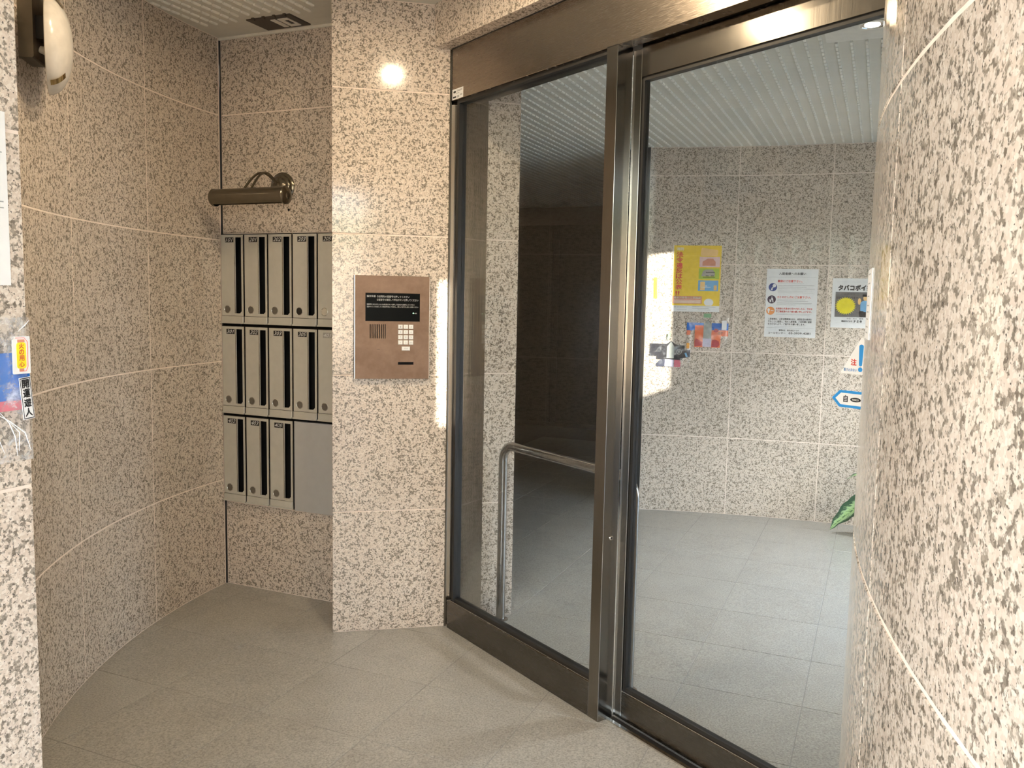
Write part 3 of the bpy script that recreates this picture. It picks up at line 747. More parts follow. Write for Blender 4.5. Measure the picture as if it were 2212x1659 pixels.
kk = MB().box(fP, 0.2935, 0.3290, 1.2505, 1.2675, fd1-0.002, fd1+0.0035, 1, 0.0015).build('call_key', 'key', ic)
MB().text(fP, '呼出', 0.303, 0.3195, 1.2555, 1.2625, fd1+0.0039).build('digit', 'key_print', kk)

# ------------------------------------------------------------------ entrance door: fixed side (door_1) and sliding leaf (door_2)
d1 = empty('door_1', (*door_pt(0.5, 0), 0)); tag(d1, 'bronze stainless door frame with fixed glass side panel', 'door', kind='structure')
MB().box(fP, PL_-0.0005, PL_+0.0065, 0, 2.528, -0.05, 0.004, 1, 0.0015).build('edge_bead', 'steel', d1)
MB().box(fP, PL_+0.0065, PL_+0.036, 0, 2.3, -0.05, 0.0, 1, 0.001).build('jamb', 'steel_inner', d1)
MB().box(fD, 0.012, 2.3, 2.313, 2.528, -0.055, 0.0, 1, 0.001).build('header_panel', 'steel_h', d1)
MB().box(fD, 0.0175, 2.3, 2.524, 2.530, -0.05, 0.0015).box(fD, 0.012, 0.0165, 2.313, 2.528, -0.05, 0.001).build('header_seal', 'gasket', d1)
MB().box(fD, 0.022, 1.002, 0, 0.128, -0.06, 0.0, 1, 0.0015).build('bottom_rail', 'steel_dark', d1)
MB().box(fD, 0.03, 1.002, 0.128, 0.131, -0.058, -0.004).build('rail_lip', 'steel_light', d1)
MB().box(fD, 1.002, 1.056, 0, 2.3135, -0.066, 0.001, 1, 0.0012).build('mullion', 'steel', d1)
MB().box(fD, 1.002, 1.056, 2.3135, 2.316, -0.066, 0.0).build('mullion_cap', 'gasket', d1)
mb = MB(); mb.box(fD, 0.040, 0.056, 0.131, 2.313, -0.05, -0.012); mb.box(fD, 0.056, 1.002, 0.131, 0.141, -0.05, -0.018); mb.box(fD, 0.056, 1.002, 2.298, 2.313, -0.05, -0.012); mb.box(fD, 0.996, 1.002, 0.141, 2.298, -0.05, -0.018)
mb.build('gasket', 'gasket', d1)
MB().box(fD, 0.056, 0.996, 0.141, 2.298, -0.036, -0.030).build('glass_pane', 'glass', d1)
fJr = planar(door_pt(0.0, -0.06), -DN)
MB().box(fB, -0.30, -0.001, 0, ZI, -0.03, 0.001).build('inner_jamb', 'steel_inner', d1)
MB().box(fD, 0.012, 2.3, 2.32, 2.53, -0.14, -0.058).build('track_housing', 'gasket', d1)
fKy = planar(door_pt(1.056, 0), -DN)
MB().lathe(fD(1.056, 0.661, -0.036), Vector((DE.x, DE.y, 0)), [(0.0085, 0), (0.0085, 0.002), (0.0075, 0.003), (0.004, 0.003), (0.0035, 0.001)], 20).build('keyhole_ring', 'steel_light', d1, True)
MB().lathe(fD(1.056, 0.661, -0.036), Vector((DE.x, DE.y, 0)), [(0.0042, 0), (0.0042, 0.0026), (0.0, 0.0026)], 14).build('keyhole', 'black', d1)
MB().lathe(fD(0.054, 2.494, 0.0), Vector((DN.x, DN.y, 0)), [(0.004, 0), (0.004, 0.001), (0.0, 0.002)], 12).build('screw', 'steel_light', d1, True)
MB().box(fD, 1.056, 2.13, 0.0, 0.005, -0.05, -0.036).build('floor_track', 'steel_light', d1)
MB().box(fD, 1.056, 2.13, 0.0, 0.003, -0.072, -0.05).build('track_groove', 'gasket', d1)
st = MB().box(fD, 0.0185, 0.104, 2.3145, 2.357, 0.0, 0.0008).build('maintenance_sticker', 'paper')
tag(st, 'small white maintenance sticker at the left end of the door header', 'sticker')
mb = MB(); mb.disc(fD, 0.038, 2.345, 0.0105, 0.0008, 0.0011, 16, 0.0048); mb.box(fD, 0.025, 0.05, 2.3205, 2.327, 0.0008, 0.0011)
mb.build('emblem', 'ink', st)
mb = MB()
for (a, b, c, d) in ((0.055, 0.098, 2.349, 2.351), (0.055, 0.098, 2.3445, 2.3475), (0.048, 0.074, 2.3365, 2.339), (0.058, 0.074, 2.319, 2.328), (0.082, 0.098, 2.325, 2.331)): mb.box(fD, a, b, c, d, 0.0008, 0.0011)
mb.build('print_lines', 'grey_ink', st)

d2 = empty('door_2', (*door_pt(1.57, -0.09), 0)); tag(d2, 'bronze stainless sliding glass door leaf with blue stickers', 'door', kind='structure')
MB().box(fD, 1.060, 1.094, 0.009, 2.305, -0.112, -0.072, 1, 0.0012).build('left_stile', 'steel', d2)
MB().box(fD, 2.03, 2.066, 0.009, 2.305, -0.112, -0.072, 1, 0.0012).build('right_stile', 'steel', d2)
MB().box(fD, 1.058, 1.061, 0.009, 2.305, -0.11, -0.0685).build('edge_bead', 'steel_light', d2)
MB().box(fD, 1.094, 2.03, 2.214, 2.330, -0.112, -0.072, 1, 0.001).build('top_rail', 'steel', d2)
MB().box(fD, 1.094, 2.03, 0.009, 0.110, -0.112, -0.072, 1, 0.0012).build('bottom_rail', 'steel_dark', d2)
MB().box(fD, 1.094, 2.03, 0.110, 0.113, -0.111, -0.074).build('rail_lip', 'steel_light', d2)
mb = MB(); mb.box(fD, 1.094, 1.103, 0.113, 2.214, -0.104, -0.080); mb.box(fD, 1.103, 2.03, 0.113, 0.124, -0.104, -0.082); mb.box(fD, 1.103, 2.03, 2.202, 2.214, -0.104, -0.078)
mb.build('gasket', 'gasket', d2)
MB().box(fD, 1.103, 2.03, 0.124, 2.202, -0.096, -0.090).build('glass_pane', 'glass', d2)

# stickers on the glass leaf
def rounded(pts, r, n=5):
    out = []; k = len(pts)
    for i in range(k):
        p, c, q = Vector(pts[i-1]), Vector(pts[i]), Vector(pts[(i+1) % k])
        a = c+(p-c).normalized()*r; b = c+(q-c).normalized()*r
        for j in range(n+1):
            t_ = j/n; out.append(tuple((1-t_)**2*a+2*t_*(1-t_)*c+t_*t_*b))
    return out
zs = -0.0895
t1 = MB().prism(fD, rounded([(1.874, 1.3025), (1.989, 1.3025), (1.9325, 1.402)], 0.006), zs, zs+0.0008).build('caution_sticker', 'paper')
tag(t1, 'white triangular caution sticker with blue exclamation mark on the glass door', 'sticker')
MB().prism(fD, [(1.9415, 1.398), (1.944, 1.400), (1.9965, 1.308), (1.992, 1.305)], zs-0.0004, zs+0.0010).build('black_edge', 'ink', t1)
ex = [(1.9255, 1.376)]+[(1.9320+0.0065*math.cos(math.radians(a)), 1.3755+0.0055*math.sin(math.radians(a))) for a in range(180, -1, -30)]+[(1.9365, 1.3285)]+[(1.9320+0.0045*math.cos(math.radians(a)), 1.3280+0.004*math.sin(math.radians(a))) for a in range(0, -181, -36)]
mb = MB(); mb.prism(fD, ex[1:], zs+0.0008, zs+0.0013); mb.disc(fD, 1.9320, 1.3155, 0.0062, zs+0.0008, zs+0.0013, 18)
mb.build('exclamation_mark', 'blue_ink', t1)
MB().text(fD, '注', 1.9035, 1.9210, 1.325, 1.3425, zs+0.0012, 0.03).text(fD, '意', 1.9430, 1.9605, 1.325, 1.3425, zs+0.0012, 0.03).build('red_lettering', 'red_ink', t1)
MB().text(fD, '駆け込まない', 1.884, 1.922, 1.309, 1.3175, zs+0.0012, 0.01).text(fD, '立ち止まらない', 1.941, 1.981, 1.309, 1.3175, zs+0.0012, 0.01).build('blue_lettering', 'blue_ink', t1)
ar = [(1.8535, 1.235), (1.876, 1.2575), (1.9575, 1.2575), (1.9575, 1.2125), (1.876, 1.2125)]
t2 = MB().prism(fD, rounded(ar, 0.002, 2), zs, zs+0.0008).build('automatic_door_sticker', 'blue_ink')
tag(t2, 'blue and white arrow shaped automatic door sticker on the glass', 'sticker')
MB().prism(fD, [(1.8645, 1.235), (1.8805, 1.2505), (1.9565, 1.2505), (1.9565, 1.2195), (1.8805, 1.2195)], zs+0.0008, zs+0.0012).build('white_field', 'paper', t2)
mb = MB(); mb.text(fD, '自', 1.8885, 1.9015, 1.2265, 1.2455, zs+0.0016, 0.02)
ov = [(1.9085+0.0155*(1-math.cos(PI*i/10)), 1.235+0.006*math.sin(PI*i/10)) for i in range(11)]+[(1.9395-0.0155*(1-math.cos(PI*i/10)), 1.235-0.006*math.sin(PI*i/10)) for i in range(1, 10)]
mb.prism(fD, ov, zs+0.0012, zs+0.0015); mb.text(fD, 'Automatic', 1.9485, 1.9535, 1.2245, 1.2455, zs+0.0016, 0.02, 0, 90)
mb.build('black_print', 'ink', t2)
MB().text(fD, 'NABCO', 1.9145, 1.9335, 1.2325, 1.2375, zs+0.0018, 0.03).build('white_lettering', 'white_print', t2)

# white label on the convex wall
lb = MB().box(fR, 158.85, 161.15, 1.435, 1.533, 0.0, 0.0010, 4).build('wall_label', 'paper')
tag(lb, 'narrow looking white notice on the rounded edge of the right wall', 'notice')
mb = MB()
for b in (1.526, 1.513, 1.495, 1.482, 1.473, 1.463, 1.452, 1.444): mb.box(fR, 159.6, 160.5, b-0.0009, b+0.0009, 0.0010, 0.0013, 3)
mb.build('print_lines', 'grey_ink', lb)

# ------------------------------------------------------------------ lobby handrail behind the fixed panel
def rail_pts():
    r = 0.075; z1 = 0.823; pts = []
    A = door_pt(0.072, -0.26); B = door_pt(0.931, -0.26)
    def at(t_, z): p = door_pt(0.072+t_, -0.26); return Vector((p.x, p.y, z))
    L = 0.859
    pts += [at(0, 0.0), at(0, 0.3), at(0, z1-r-0.001)]
    for i in range(1, 8): a = PI/2*i/8; pts.append(at(r-r*math.cos(a), z1-r+r*math.sin(a)))
    pts += [at(r, z1), at(L/2, z1), at(L-r, z1)]
    for i in range(1, 8): a = PI/2*i/8; pts.append(at(L-r+r*math.sin(a), z1-r+r*math.cos(a)))
    pts += [at(L, z1-r-0.001), at(L, 0.3), at(L, 0.0)]
    return pts
hr = empty('handrail', (*door_pt(0.5, -0.26), 0)); tag(hr, 'tubular stainless guard rail standing behind the fixed glass panel', 'handrail')
MB().tube(rail_pts(), 0.0205, 18).build('rail_tube', 'rail', hr, True)
for t_ in (0.072, 0.931):
    p = door_pt(t_, -0.26); MB().lathe((p.x, p.y, 0), (0, 0, 1), [(0.036, 0), (0.036, 0.004), (0.023, 0.007), (0.0, 0.007)], 22).build('floor_flange', 'rail', hr, True)

# ------------------------------------------------------------------ notices on the lobby wall
DEG = 180/PI/RI
def sheet(cx_deg, cz, w, h, tilt=0.0):
    """frame for a sheet taped on the curved lobby wall: a to the right, b up (metres from its lower left corner)"""
    c, s = math.cos(math.radians(tilt)), math.sin(math.radians(tilt))
    def f(a, b, d):
        x, y = a-w/2, b-h/2
        return fI(cx_deg-(x*c-y*s)*DEG, cz+(x*s+y*c), d)
    return f
# yellow fire service poster
w, h = 0.325, 0.455
fy = sheet(80.59, 1.6435, w, h)
po = MB().box(fy, 0, w, 0, h, 0.0, 0.0012, 4).build('fire_service_poster', 'yellow_ink'); tag(po, 'yellow fire service poster with red vertical headline on the lobby wall', 'poster')
d = 0.0018
MB().box(fy, 0, w, 0, 0.042, 0.0012, d, 3).box(fy, 0.0, 0.004, 0.042, h, 0.0012, d-0.0003).build('white_margin', 'paper', po)
mb = MB(); zc = 0.412
for ch in '法令違反は公表': mb.text(fy, ch, 0.022, 0.068, zc-0.036, zc, d, 0.03); zc -= 0.0375
mb.text(fy, '!!', 0.024, 0.052, 0.110, 0.142, d, 0.03); mb.build('red_headline', 'red_ink', po)
MB().text(fy, '消防', 0.020, 0.072, 0.420, 0.442, d, 0.03).build('cream_headline', 'cream_ink', po)
MB().prism(fy, rounded([(0.185, 0.385), (0.30, 0.385), (0.305, 0.425), (0.19, 0.44)], 0.012, 4), 0.0012, d).build('peach_cloud', 'peach_ink', po)
MB().box(fy, 0.180, 0.318, 0.308, 0.379, 0.0012, d, 2).build('pink_picture', 'pink_ink', po)
MB().prism(fy, [(0.20, 0.318), (0.20, 0.345), (0.235, 0.366), (0.27, 0.366), (0.288, 0.345), (0.288, 0.318)], d, d+0.0004).build('house_drawing', 'rose_ink', po)
MB().box(fy, 0.178, 0.316, 0.226, 0.300, 0.0012, d, 2).build('green_picture', 'green_ink', po)
mb = MB(); mb.prism(fy, [(0.195, 0.245), (0.205, 0.280), (0.225, 0.292), (0.27, 0.292), (0.286, 0.270), (0.286, 0.245)], d, d+0.0004); mb.build('building_drawing', 'silver_plate', po)
MB().box(fy, 0.225, 0.286, 0.270, 0.274, d+0.0004, d+0.0008).box(fy, 0.205, 0.288, 0.238, 0.2415, d+0.0004, d+0.0008).box(fy, 0.225, 0.245, 0.246, 0.2505, d+0.0004, d+0.0008).box(fy, 0.26, 0.28, 0.246, 0.2505, d+0.0004, d+0.0008).build('drawing_lines', 'ink', po)
MB().box(fy, 0.176, 0.312, 0.144, 0.217, 0.0012, d, 2).build('blue_picture', 'sky_ink', po)
MB().box(fy, 0.190, 0.222, 0.150, 0.208, d, d+0.0004).box(fy, 0.282, 0.302, 0.150, 0.184, d, d+0.0004).build('orange_blocks', 'peach_ink', po)
MB().box(fy, 0.196, 0.262, 0.168, 0.1715, d+0.0004, d+0.0008).box(fy, 0.226, 0.235, 0.176, 0.182, d, d+0.0008).build('white_marks', 'white_print', po)
MB().box(fy, 0.006, 0.206, 0.055, 0.108, 0.0012, d, 5).build('notice_box', 'rose_ink', po)
mb = MB(); mb.text(fy, '違反対象物の公表制度', 0.014, 0.198, 0.088, 0.104, d+0.0005, 0.02)
for k in range(3): mb.box(fy, 0.014, 0.198, 0.060+k*0.0085, 0.0645+k*0.0085, d, d+0.0005, 2)
mb.build('box_lettering', 'cream_ink', po)
MB().prism(fy, [(0.252+0.032*math.cos(2*PI*i/20), 0.066+0.026*math.sin(2*PI*i/20)) for i in range(20) if 0.066+0.026*math.sin(2*PI*i/20) > 0.0425], 0.0012, d).build('white_bubble', 'paper', po)
mb = MB(); mb.text(fy, '東京消防庁', 0.016, 0.108, 0.027, 0.037, d+0.0005)
for (a, b, c) in ((0.14, 0.30, 0.035), (0.14, 0.255, 0.024), (0.18, 0.265, 0.013), (0.04, 0.105, 0.012)): mb.box(fy, a, b, c-0.0012, c+0.0012, d, d+0.0005, 2)
mb.build('footer_lettering', 'grey_ink', po)

# residents' notice
w, h = 0.331, 0.4605
fn = sheet(73.375, 1.487, w, h)
po = MB().box(fn, 0, w, 0, h, 0.0, 0.0012, 4).build('residents_notice', 'paper'); tag(po, 'large white residents notice with three round icons on the lobby wall', 'notice')
d = 0.0018
X = lambda px: (px-45)/1150*w            # x and y of the print as read off the sheet
def Y(py): return h-(py-60)/1530*h
mb = MB()
mb.text(fn, '入居者様へのお願い', X(320), X(925), Y(195), Y(135), d, 0.02)
mb.text(fn, '入居者様は、上記注意事項のほか、共同生活の秩序を', X(120), X(1100), Y(1205), Y(1158), d, 0.015)
mb.text(fn, '守ることに留意し、他の入居者様、ご近所様に迷惑', X(120), X(1100), Y(1262), Y(1215), d, 0.015)
mb.text(fn, 'をかけないよう、ご協力をお願い致します。', X(120), X(960), Y(1320), Y(1273), d, 0.015)
mb.text(fn, '管理会社　株式会社ナミキ', X(375), X(825), Y(1455), Y(1415), d, 0.02)
mb.text(fn, 'コールセンター', X(135), X(530), Y(1520), Y(1475), d, 0.02)
mb.text(fn, '03-3939-4281', X(600), X(1085), Y(1520), Y(1475), d, 0.02)
mb.build('black_lettering', 'ink', po)
mb = MB()
mb.text(fn, '騒音にご注意下さい。', X(300), X(850), Y(360), Y(305), d, 0.02)
mb.text(fn, 'ゴミのだし方にご注意下さい。', X(295), X(1055), Y(715), Y(660), d, 0.02)
mb.text(fn, '共用部の不具合を見かけましたら、下記ま', X(285), X(1100), Y(972), Y(925), d, 0.02)
mb.text(fn, 'でご連絡頂けます様お願い申し上げます。', X(285), X(1085), Y(1035), Y(988), d, 0.02)
mb.build('red_lettering', 'red_ink', po)
mb = MB()
for py, x0, x1 in ((215, 430, 850), (382, 310, 890), (430, 310, 1120), (465, 310, 950), (505, 320, 1130), (545, 310, 1075), (565, 310, 880), (590, 310, 1100), (740, 300, 940), (775, 300, 1000), (820, 300, 1080), (842, 300, 1070), (862, 300, 720), (1062, 290, 1080), (1080, 290, 1050), (1345, 270, 950), (1378, 90, 1160), (240, 90, 1160)):
    mb.box(fn, X(x0), X(x1), Y(py+4), Y(py-4) if py in (430, 465, 505, 775, 820) else Y(py), 0.0012, d-0.0002, 2)
mb.build('small_print', 'grey_ink', po)
for (px, py, m_, nm) in ((195, 470, 'navy_ink', 'blue_icon'), (180, 745, 'plum_ink', 'dark_icon'), (165, 1000, 'orange_ink', 'orange_icon')):
    ico = MB().disc(fn, X(px), Y(py), 0.0275, 0.0012, d, 26).build(nm, m_, po)
    mb = MB()
    if nm == 'blue_icon':
        mb.disc(fn, X(px+30), Y(py-35), 0.0115, d, d+0.0004, 16, 0.012)
        mb.prism(fn, [(X(px-45), Y(py+68)), (X(px-5), Y(py+68)), (X(px-5), Y(py+12)), (X(px+12), Y(py+25)), (X(px+10), Y(py-10)), (X(px-25), Y(py+10))], d, d+0.0004)
    elif nm == 'dark_icon':
        mb.disc(fn, X(px+5), Y(py-52), 0.0036, d, d+0.0004, 12)
        mb.prism(fn, [(X(px), Y(py-35)), (X(px+28), Y(py-30)), (X(px+45), Y(py+65)), (X(px+25), Y(py+65)), (X(px+12), Y(py+10)), (X(px-20), Y(py-5))], d, d+0.0004)
        mb.prism(fn, [(X(px-52), Y(py)), (X(px-5), Y(py+10)), (X(px-8), Y(py+62)), (X(px-42), Y(py+62))], d, d+0.0004)
    else:
        mb.disc(fn, X(px-42), Y(py-20), 0.0085, d, d+0.0004, 14, 0.010); mb.prism(fn, [(X(px-62), Y(py)), (X(px-22), Y(py)), (X(px-32), Y(py+50)), (X(px-52), Y(py+50))], d, d+0.0004)
        mb.box(fn, X(px+5), X(px+72), Y(py+3), Y(py-9), d, d+0.0004)
    mb.build('pictogram', 'paper', ico)

# cigarette notice, cut off by the right wall
w, h = 0.42, 0.326
ft = sheet(70.44-0.21*DEG, 1.495, w, h)
po = MB().box(ft, 0, w, 0, h, 0.0, 0.0012, 5).build('cigarette_notice', 'paper'); tag(po, 'white no cigarette littering notice with yellow starburst beside the right wall', 'notice')
d = 0.0018
mb = MB()
TX = lambda px: (px-170)/820*0.2055
def TY(py): return h-(py-115)/1115*h
mb.text(ft, 'タバコポイ捨て', TX(310), TX(310)+0.245, TY(395), TY(255), d, 0.05)
mb.text(ft, '株式会社', TX(530), TX(715), TY(1100), TY(1060), d, 0.02)
mb.text(ft, '機械', TX(435), TX(525), TY(1100), TY(1060), d, 0.04)
mb.text(ft, 'ナミキ', TX(730), TX(950), TY(1115), TY(1050), d, 0.05)
mb.text(ft, '防犯・防火　警備', TX(570), TX(970), TY(1038), TY(1002), d, 0.0)
mb.build('black_lettering', 'ink', po)
gp = MB().box(ft, TX(258), TX(258)+0.31, TY(985), TY(420), 0.0012, d, 4).build('grey_picture', 'mid_grey', po)
mb = MB(); mb.text(ft, 'このタバコ', TX(400), TX(725), TY(492), TY(445), d+0.0004, 0.0, 0.2); mb.text(ft, 'ほかにも落ちてます', TX(285), TX(815), TY(580), TY(525), d+0.0004, 0.01)
mb.build('picture_lettering', 'ink', gp)
sb = []
for k in range(56):
    a = 2*PI*k/56; rr = 1.0 if k % 2 else 0.80
    sb.append((TX(520)+rr*0.0655*math.cos(a), TY(735)+rr*0.0600*math.sin(a)))
MB().prism(ft, sb, d+0.0004, d+0.0009).build('yellow_starburst', 'bright_yellow', gp)
MB().prism(ft, [(TX(890), TY(860)), (TX(880), TY(660)), (TX(940), TY(612)), (TX(1120), TY(612)), (TX(1130), TY(870))], d+0.0003, d+0.0007).build('blue_shirt', 'sky_ink', gp)
MB().disc(ft, TX(855), TY(630), 0.010, d+0.0003, d+0.0007, 12, 0.022).disc(ft, TX(1000), TY(555), 0.014, d+0.0003, d+0.0007, 12, 0.018).build('hand_and_face', 'peach_ink', gp)
MB().box(ft, TX(925), TX(1060), TY(525), TY(470), d+0.0007, d+0.001).prism(ft, [(TX(850), TY(900)), (TX(870), TY(838)), (TX(1100), TY(860)), (TX(1100), TY(985)), (TX(880), TY(985))], d+0.0003, d+0.0007).build('cap_and_belt', 'ink', gp)
mb = MB()
for k in range(56):
    a = TX(300)+k*0.0045
    if a < w-0.02: mb.box(ft, a, a+0.0022, TY(195), TY(190), 0.0012, d); mb.box(ft, a, a+0.0022, TY(1122), TY(1117), 0.0012, d)
for k in range(42): mb.box(ft, TX(238), TX(243), TY(300)-k*0.0052, TY(295)-k*0.0052, 0.0012, d)
mb.build('dotted_border', 'grey_ink', po)

# orange sticker at the left end of the lobby wall
fo = sheet(83.75, 1.575, 0.03, 0.148)
po = MB().prism(fo, rounded([(0.004, 0), (0.03, 0), (0.026, 0.148), (0.0, 0.148)], 0.008), 0.0, 0.0012).build('thermometer_sticker', 'sticker_orange'); tag(po, 'tall orange rounded sticker at left end of the lobby wall', 'sticker')
MB().box(fo, 0.018, 0.022, 0.02, 0.125, 0.0012, 0.0018).build('red_line', 'red_ink', po)
MB().box(fo, 0.007, 0.0155, 0.012, 0.135, 0.0012, 0.0018).build('yellow_field', 'bright_yellow', po)

# ------------------------------------------------------------------ happi coats in clear bags
def film_sheet(fr, w, h, parent, nx=12, ny=12, amp=0.006, base=0.012, m='film'):
    mb = MB(); vs = []; fs = []
    for j in range(ny+1):
        for i in range(nx+1):
            x, y = w*i/nx, h*j/ny
            e_ = 0 if i in (0, nx) or j in (0, ny) else 1
            vs.append(fr(x, y, base*0.35 if not e_ else base+amp*(random.random()-0.5)*2))
    for j in range(ny):
        for i in range(nx): k = j*(nx+1)+i; fs.append((k, k+1, k+nx+2, k+nx+1))
    return mb.add(vs, fs).build('plastic_bag', m, parent, True)
def happi(name, label, fr, W_, Hh, colours, parent_loc, marks):
    t = empty(name, parent_loc); tag(t, label, 'garment', 'festival coats in clear bags')
    for nm, m_, pts, dd0, dd1 in marks:
        MB().prism(fr, pts, dd0, dd1).build(nm, m_, t)
    return t
# black one
w, h = 0.29, 0.215
fb = sheet(82.48, 1.137, w, h, -1.0)
R_ = lambda a0, b0, a1, b1: [(a0, b0), (a1, b0), (a1, b1), (a0, b1)]
t = happi('happi_coat', 'small black festival coat in a clear bag at left of lobby wall', fb, w, h, None, fb(w/2, 0, 0), [
    ('left_sleeve', 'cloth_black', R_(0.010, 0.072, 0.062, 0.158), 0.001, 0.005),
    ('body', 'cloth_black', [(0.060, 0.05), (0.235, 0.05), (0.250, 0.075), (0.250, 0.152), (0.185, 0.158), (0.155, 0.181), (0.125, 0.158), (0.060, 0.158)], 0.001, 0.006),
    ('right_sleeve', 'cloth_black', [(0.235, 0.062), (0.288, 0.072), (0.288, 0.125), (0.235, 0.118)], 0.001, 0.005),
    ('lower_left', 'cloth_navy', [(0.060, 0.0), (0.118, 0.0), (0.118, 0.052), (0.095, 0.055), (0.060, 0.02)], 0.001, 0.006),
    ('lining', 'cloth_lilac', R_(0.118, 0.0, 0.180, 0.056), 0.001, 0.0065),
    ('lower_right', 'cloth_pink', [(0.183, 0.0), (0.225, 0.0), (0.228, 0.03), (0.22, 0.06), (0.183, 0.06)], 0.001, 0.006),
    ('collar', 'cloth_grey', [(0.128, 0.06), (0.180, 0.06), (0.180, 0.14), (0.155, 0.176), (0.128, 0.14)], 0.006, 0.0075),
    ('blue_lining', 'sky_ink', [(0.25, 0.10), (0.262, 0.104), (0.275, 0.074), (0.262, 0.070)], 0.005, 0.007),
    ('orange_label', 'sticker_orange', R_(0.261, 0.134, 0.281, 0.172), 0.016, 0.0168),
    ('tape', 'tape', [(0.125, 0.19), (0.142, 0.19), (0.150, 0.235), (0.130, 0.235)], 0.014, 0.0146)])
c_ = MB()
for rr in (0.0185, 0.0155):
    pass
c_.lathe(fb(0.213, 0.107, 0.0062), fb(0.213, 0.107, 0.02)-fb(0.213, 0.107, 0.0), [(0.0150, 0), (0.0150, 0.0006), (0.0185, 0.0006), (0.0185, 0)], 24).text(fb, '祭', 0.2035, 0.2225, 0.098, 0.116, 0.0068, 0.02)
c_.build('crest', 'silver_plate', t)
film_sheet(fb, w, h, t)
# orange one
w, h = 0.285, 0.225
fo2 = sheet(79.6, 1.2845, w, h, -0.5)
t = happi('happi_coat', 'small orange and blue festival coat in a clear bag below the yellow poster', fo2, w, h, None, fo2(w/2, 0, 0), [
    ('left_sleeve', 'cloth_blue', [(0.004, 0.105), (0.064, 0.120), (0.064, 0.168), (0.004, 0.168)], 0.001, 0.005),
    ('left_body', 'cloth_orange', R_(0.060, 0.0, 0.118, 0.150), 0.001, 0.006),
    ('left_yoke', 'cloth_blue', R_(0.060, 0.150, 0.118, 0.168), 0.001, 0.006),
    ('left_cuff', 'cloth_orange', [(0.004, 0.082), (0.030, 0.082), (0.030, 0.115), (0.004, 0.115)], 0.001, 0.0055),
    ('collar', 'cloth_grey', [(0.118, 0.060), (0.173, 0.060), (0.173, 0.155), (0.150, 0.186), (0.138, 0.186), (0.118, 0.155)], 0.006, 0.0075),
    ('neck', 'cloth_black', [(0.120, 0.158), (0.173, 0.158), (0.152, 0.188), (0.140, 0.188)], 0.001, 0.007),
    ('lining', 'cloth_lilac', R_(0.116, 0.004, 0.175, 0.060), 0.001, 0.0065),
    ('right_body', 'cloth_orange', [(0.173, 0.0), (0.234, 0.0), (0.238, 0.08), (0.285, 0.08), (0.285, 0.120), (0.173, 0.120)], 0.001, 0.006),
    ('right_yoke', 'cloth_blue', [(0.173, 0.120), (0.285, 0.122), (0.285, 0.168), (0.173, 0.168)], 0.001, 0.006),
    ('left_flowers', 'cloth_red', [(0.062, 0.004), (0.11, 0.01), (0.115, 0.035), (0.09, 0.05), (0.07, 0.06), (0.062, 0.04)], 0.006, 0.007),
    ('right_flowers', 'cloth_red', [(0.176, 0.006), (0.215, 0.002), (0.232, 0.02), (0.225, 0.045), (0.20, 0.055), (0.18, 0.05)], 0.006, 0.007),
    ('shoulder_flower', 'cloth_red', [(0.186, 0.112), (0.205, 0.104), (0.222, 0.115), (0.215, 0.128), (0.195, 0.132)], 0.006, 0.007),
    ('white_label', 'paper', R_(0.240, 0.125, 0.272, 0.188), 0.016, 0.0168),
    ('tape', 'tape', R_(0.115, 0.205, 0.165, 0.232), 0.014, 0.0146)])
MB().text(fo2, '祭', 0.212, 0.252, 0.088, 0.112, 0.0066, 0.0, 0.3).build('black_lettering', 'ink', t)
film_sheet(fo2, w, h, t)
# blue one on the near jamb
fz = lambda a, b, d: fJ(a-0.205, b+1.19, d)
w, h = 0.203, 0.245
t = happi('happi_coat', 'blue festival coat in a clear bag on the entrance jamb at left edge', fz, w, h, None, fz(w/2, 0, 0), [
    ('body', 'cloth_blue', R_(0.02, 0.105, 0.200, 0.185), 0.001, 0.006),
    ('hem_band', 'cloth_pink', R_(0.02, 0.088, 0.200, 0.105), 0.001, 0.0065),
    ('lower_body', 'cloth_lilac', [(0.02, 0.03), (0.07, 0.04), (0.11, 0.07), (0.11, 0.088), (0.02, 0.088)], 0.001, 0.005)])
lz = MB().prism(fz, rounded(R_(0.162, 0.150, 0.1945, 0.213), 0.002, 2), 0.0155, 0.0163).build('lantern_label', 'paper', t)
MB().prism(fz, rounded(R_(0.1695, 0.159, 0.1865, 0.203), 0.005), 0.0163, 0.0168).build('lantern', 'bright_yellow', lz)
MB().box(fz, 0.1715, 0.1845, 0.203, 0.208, 0.0163, 0.0168).box(fz, 0.1735, 0.182, 0.154, 0.159, 0.0163, 0.0168).build('lantern_caps', 'rose_ink', lz)
mb = MB(); zc = 0.2015
for ch in '火の用心': mb.text(fz, ch, 0.1735, 0.183, zc-0.0092, zc, 0.0171, 0.02); zc -= 0.0102
mb.tube([fz(0.168, 0.2105, 0.0165), fz(0.184, 0.2105, 0.0165), fz(0.1895, 0.204, 0.0165), fz(0.1895, 0.162, 0.0165), fz(0.186, 0.1545, 0.0165), fz(0.175, 0.1545, 0.0165)], 0.0005, 6)
mb.build('lantern_lettering', 'red_ink', lz)
fzt = lambda a, b, d: fz(0.1845+(a*0.996-b*0.09), 0.108+(a*0.09+b*0.996), d)
nl_ = MB().prism(fzt, R_(-0.0105, -0.036, 0.0105, 0.036), 0.0170, 0.0178).build('name_label', 'paper', t)
mb = MB()
for (a0, b0, a1, b1) in ((-0.0095, -0.035, 0.0095, -0.0335), (-0.0095, 0.0335, 0.0095, 0.035), (-0.0095, -0.035, -0.0085, 0.035), (0.0085, -0.035, 0.0095, 0.035)): mb.box(fzt, a0, a1, b0, b1, 0.0178, 0.0181)
zc = 0.0325
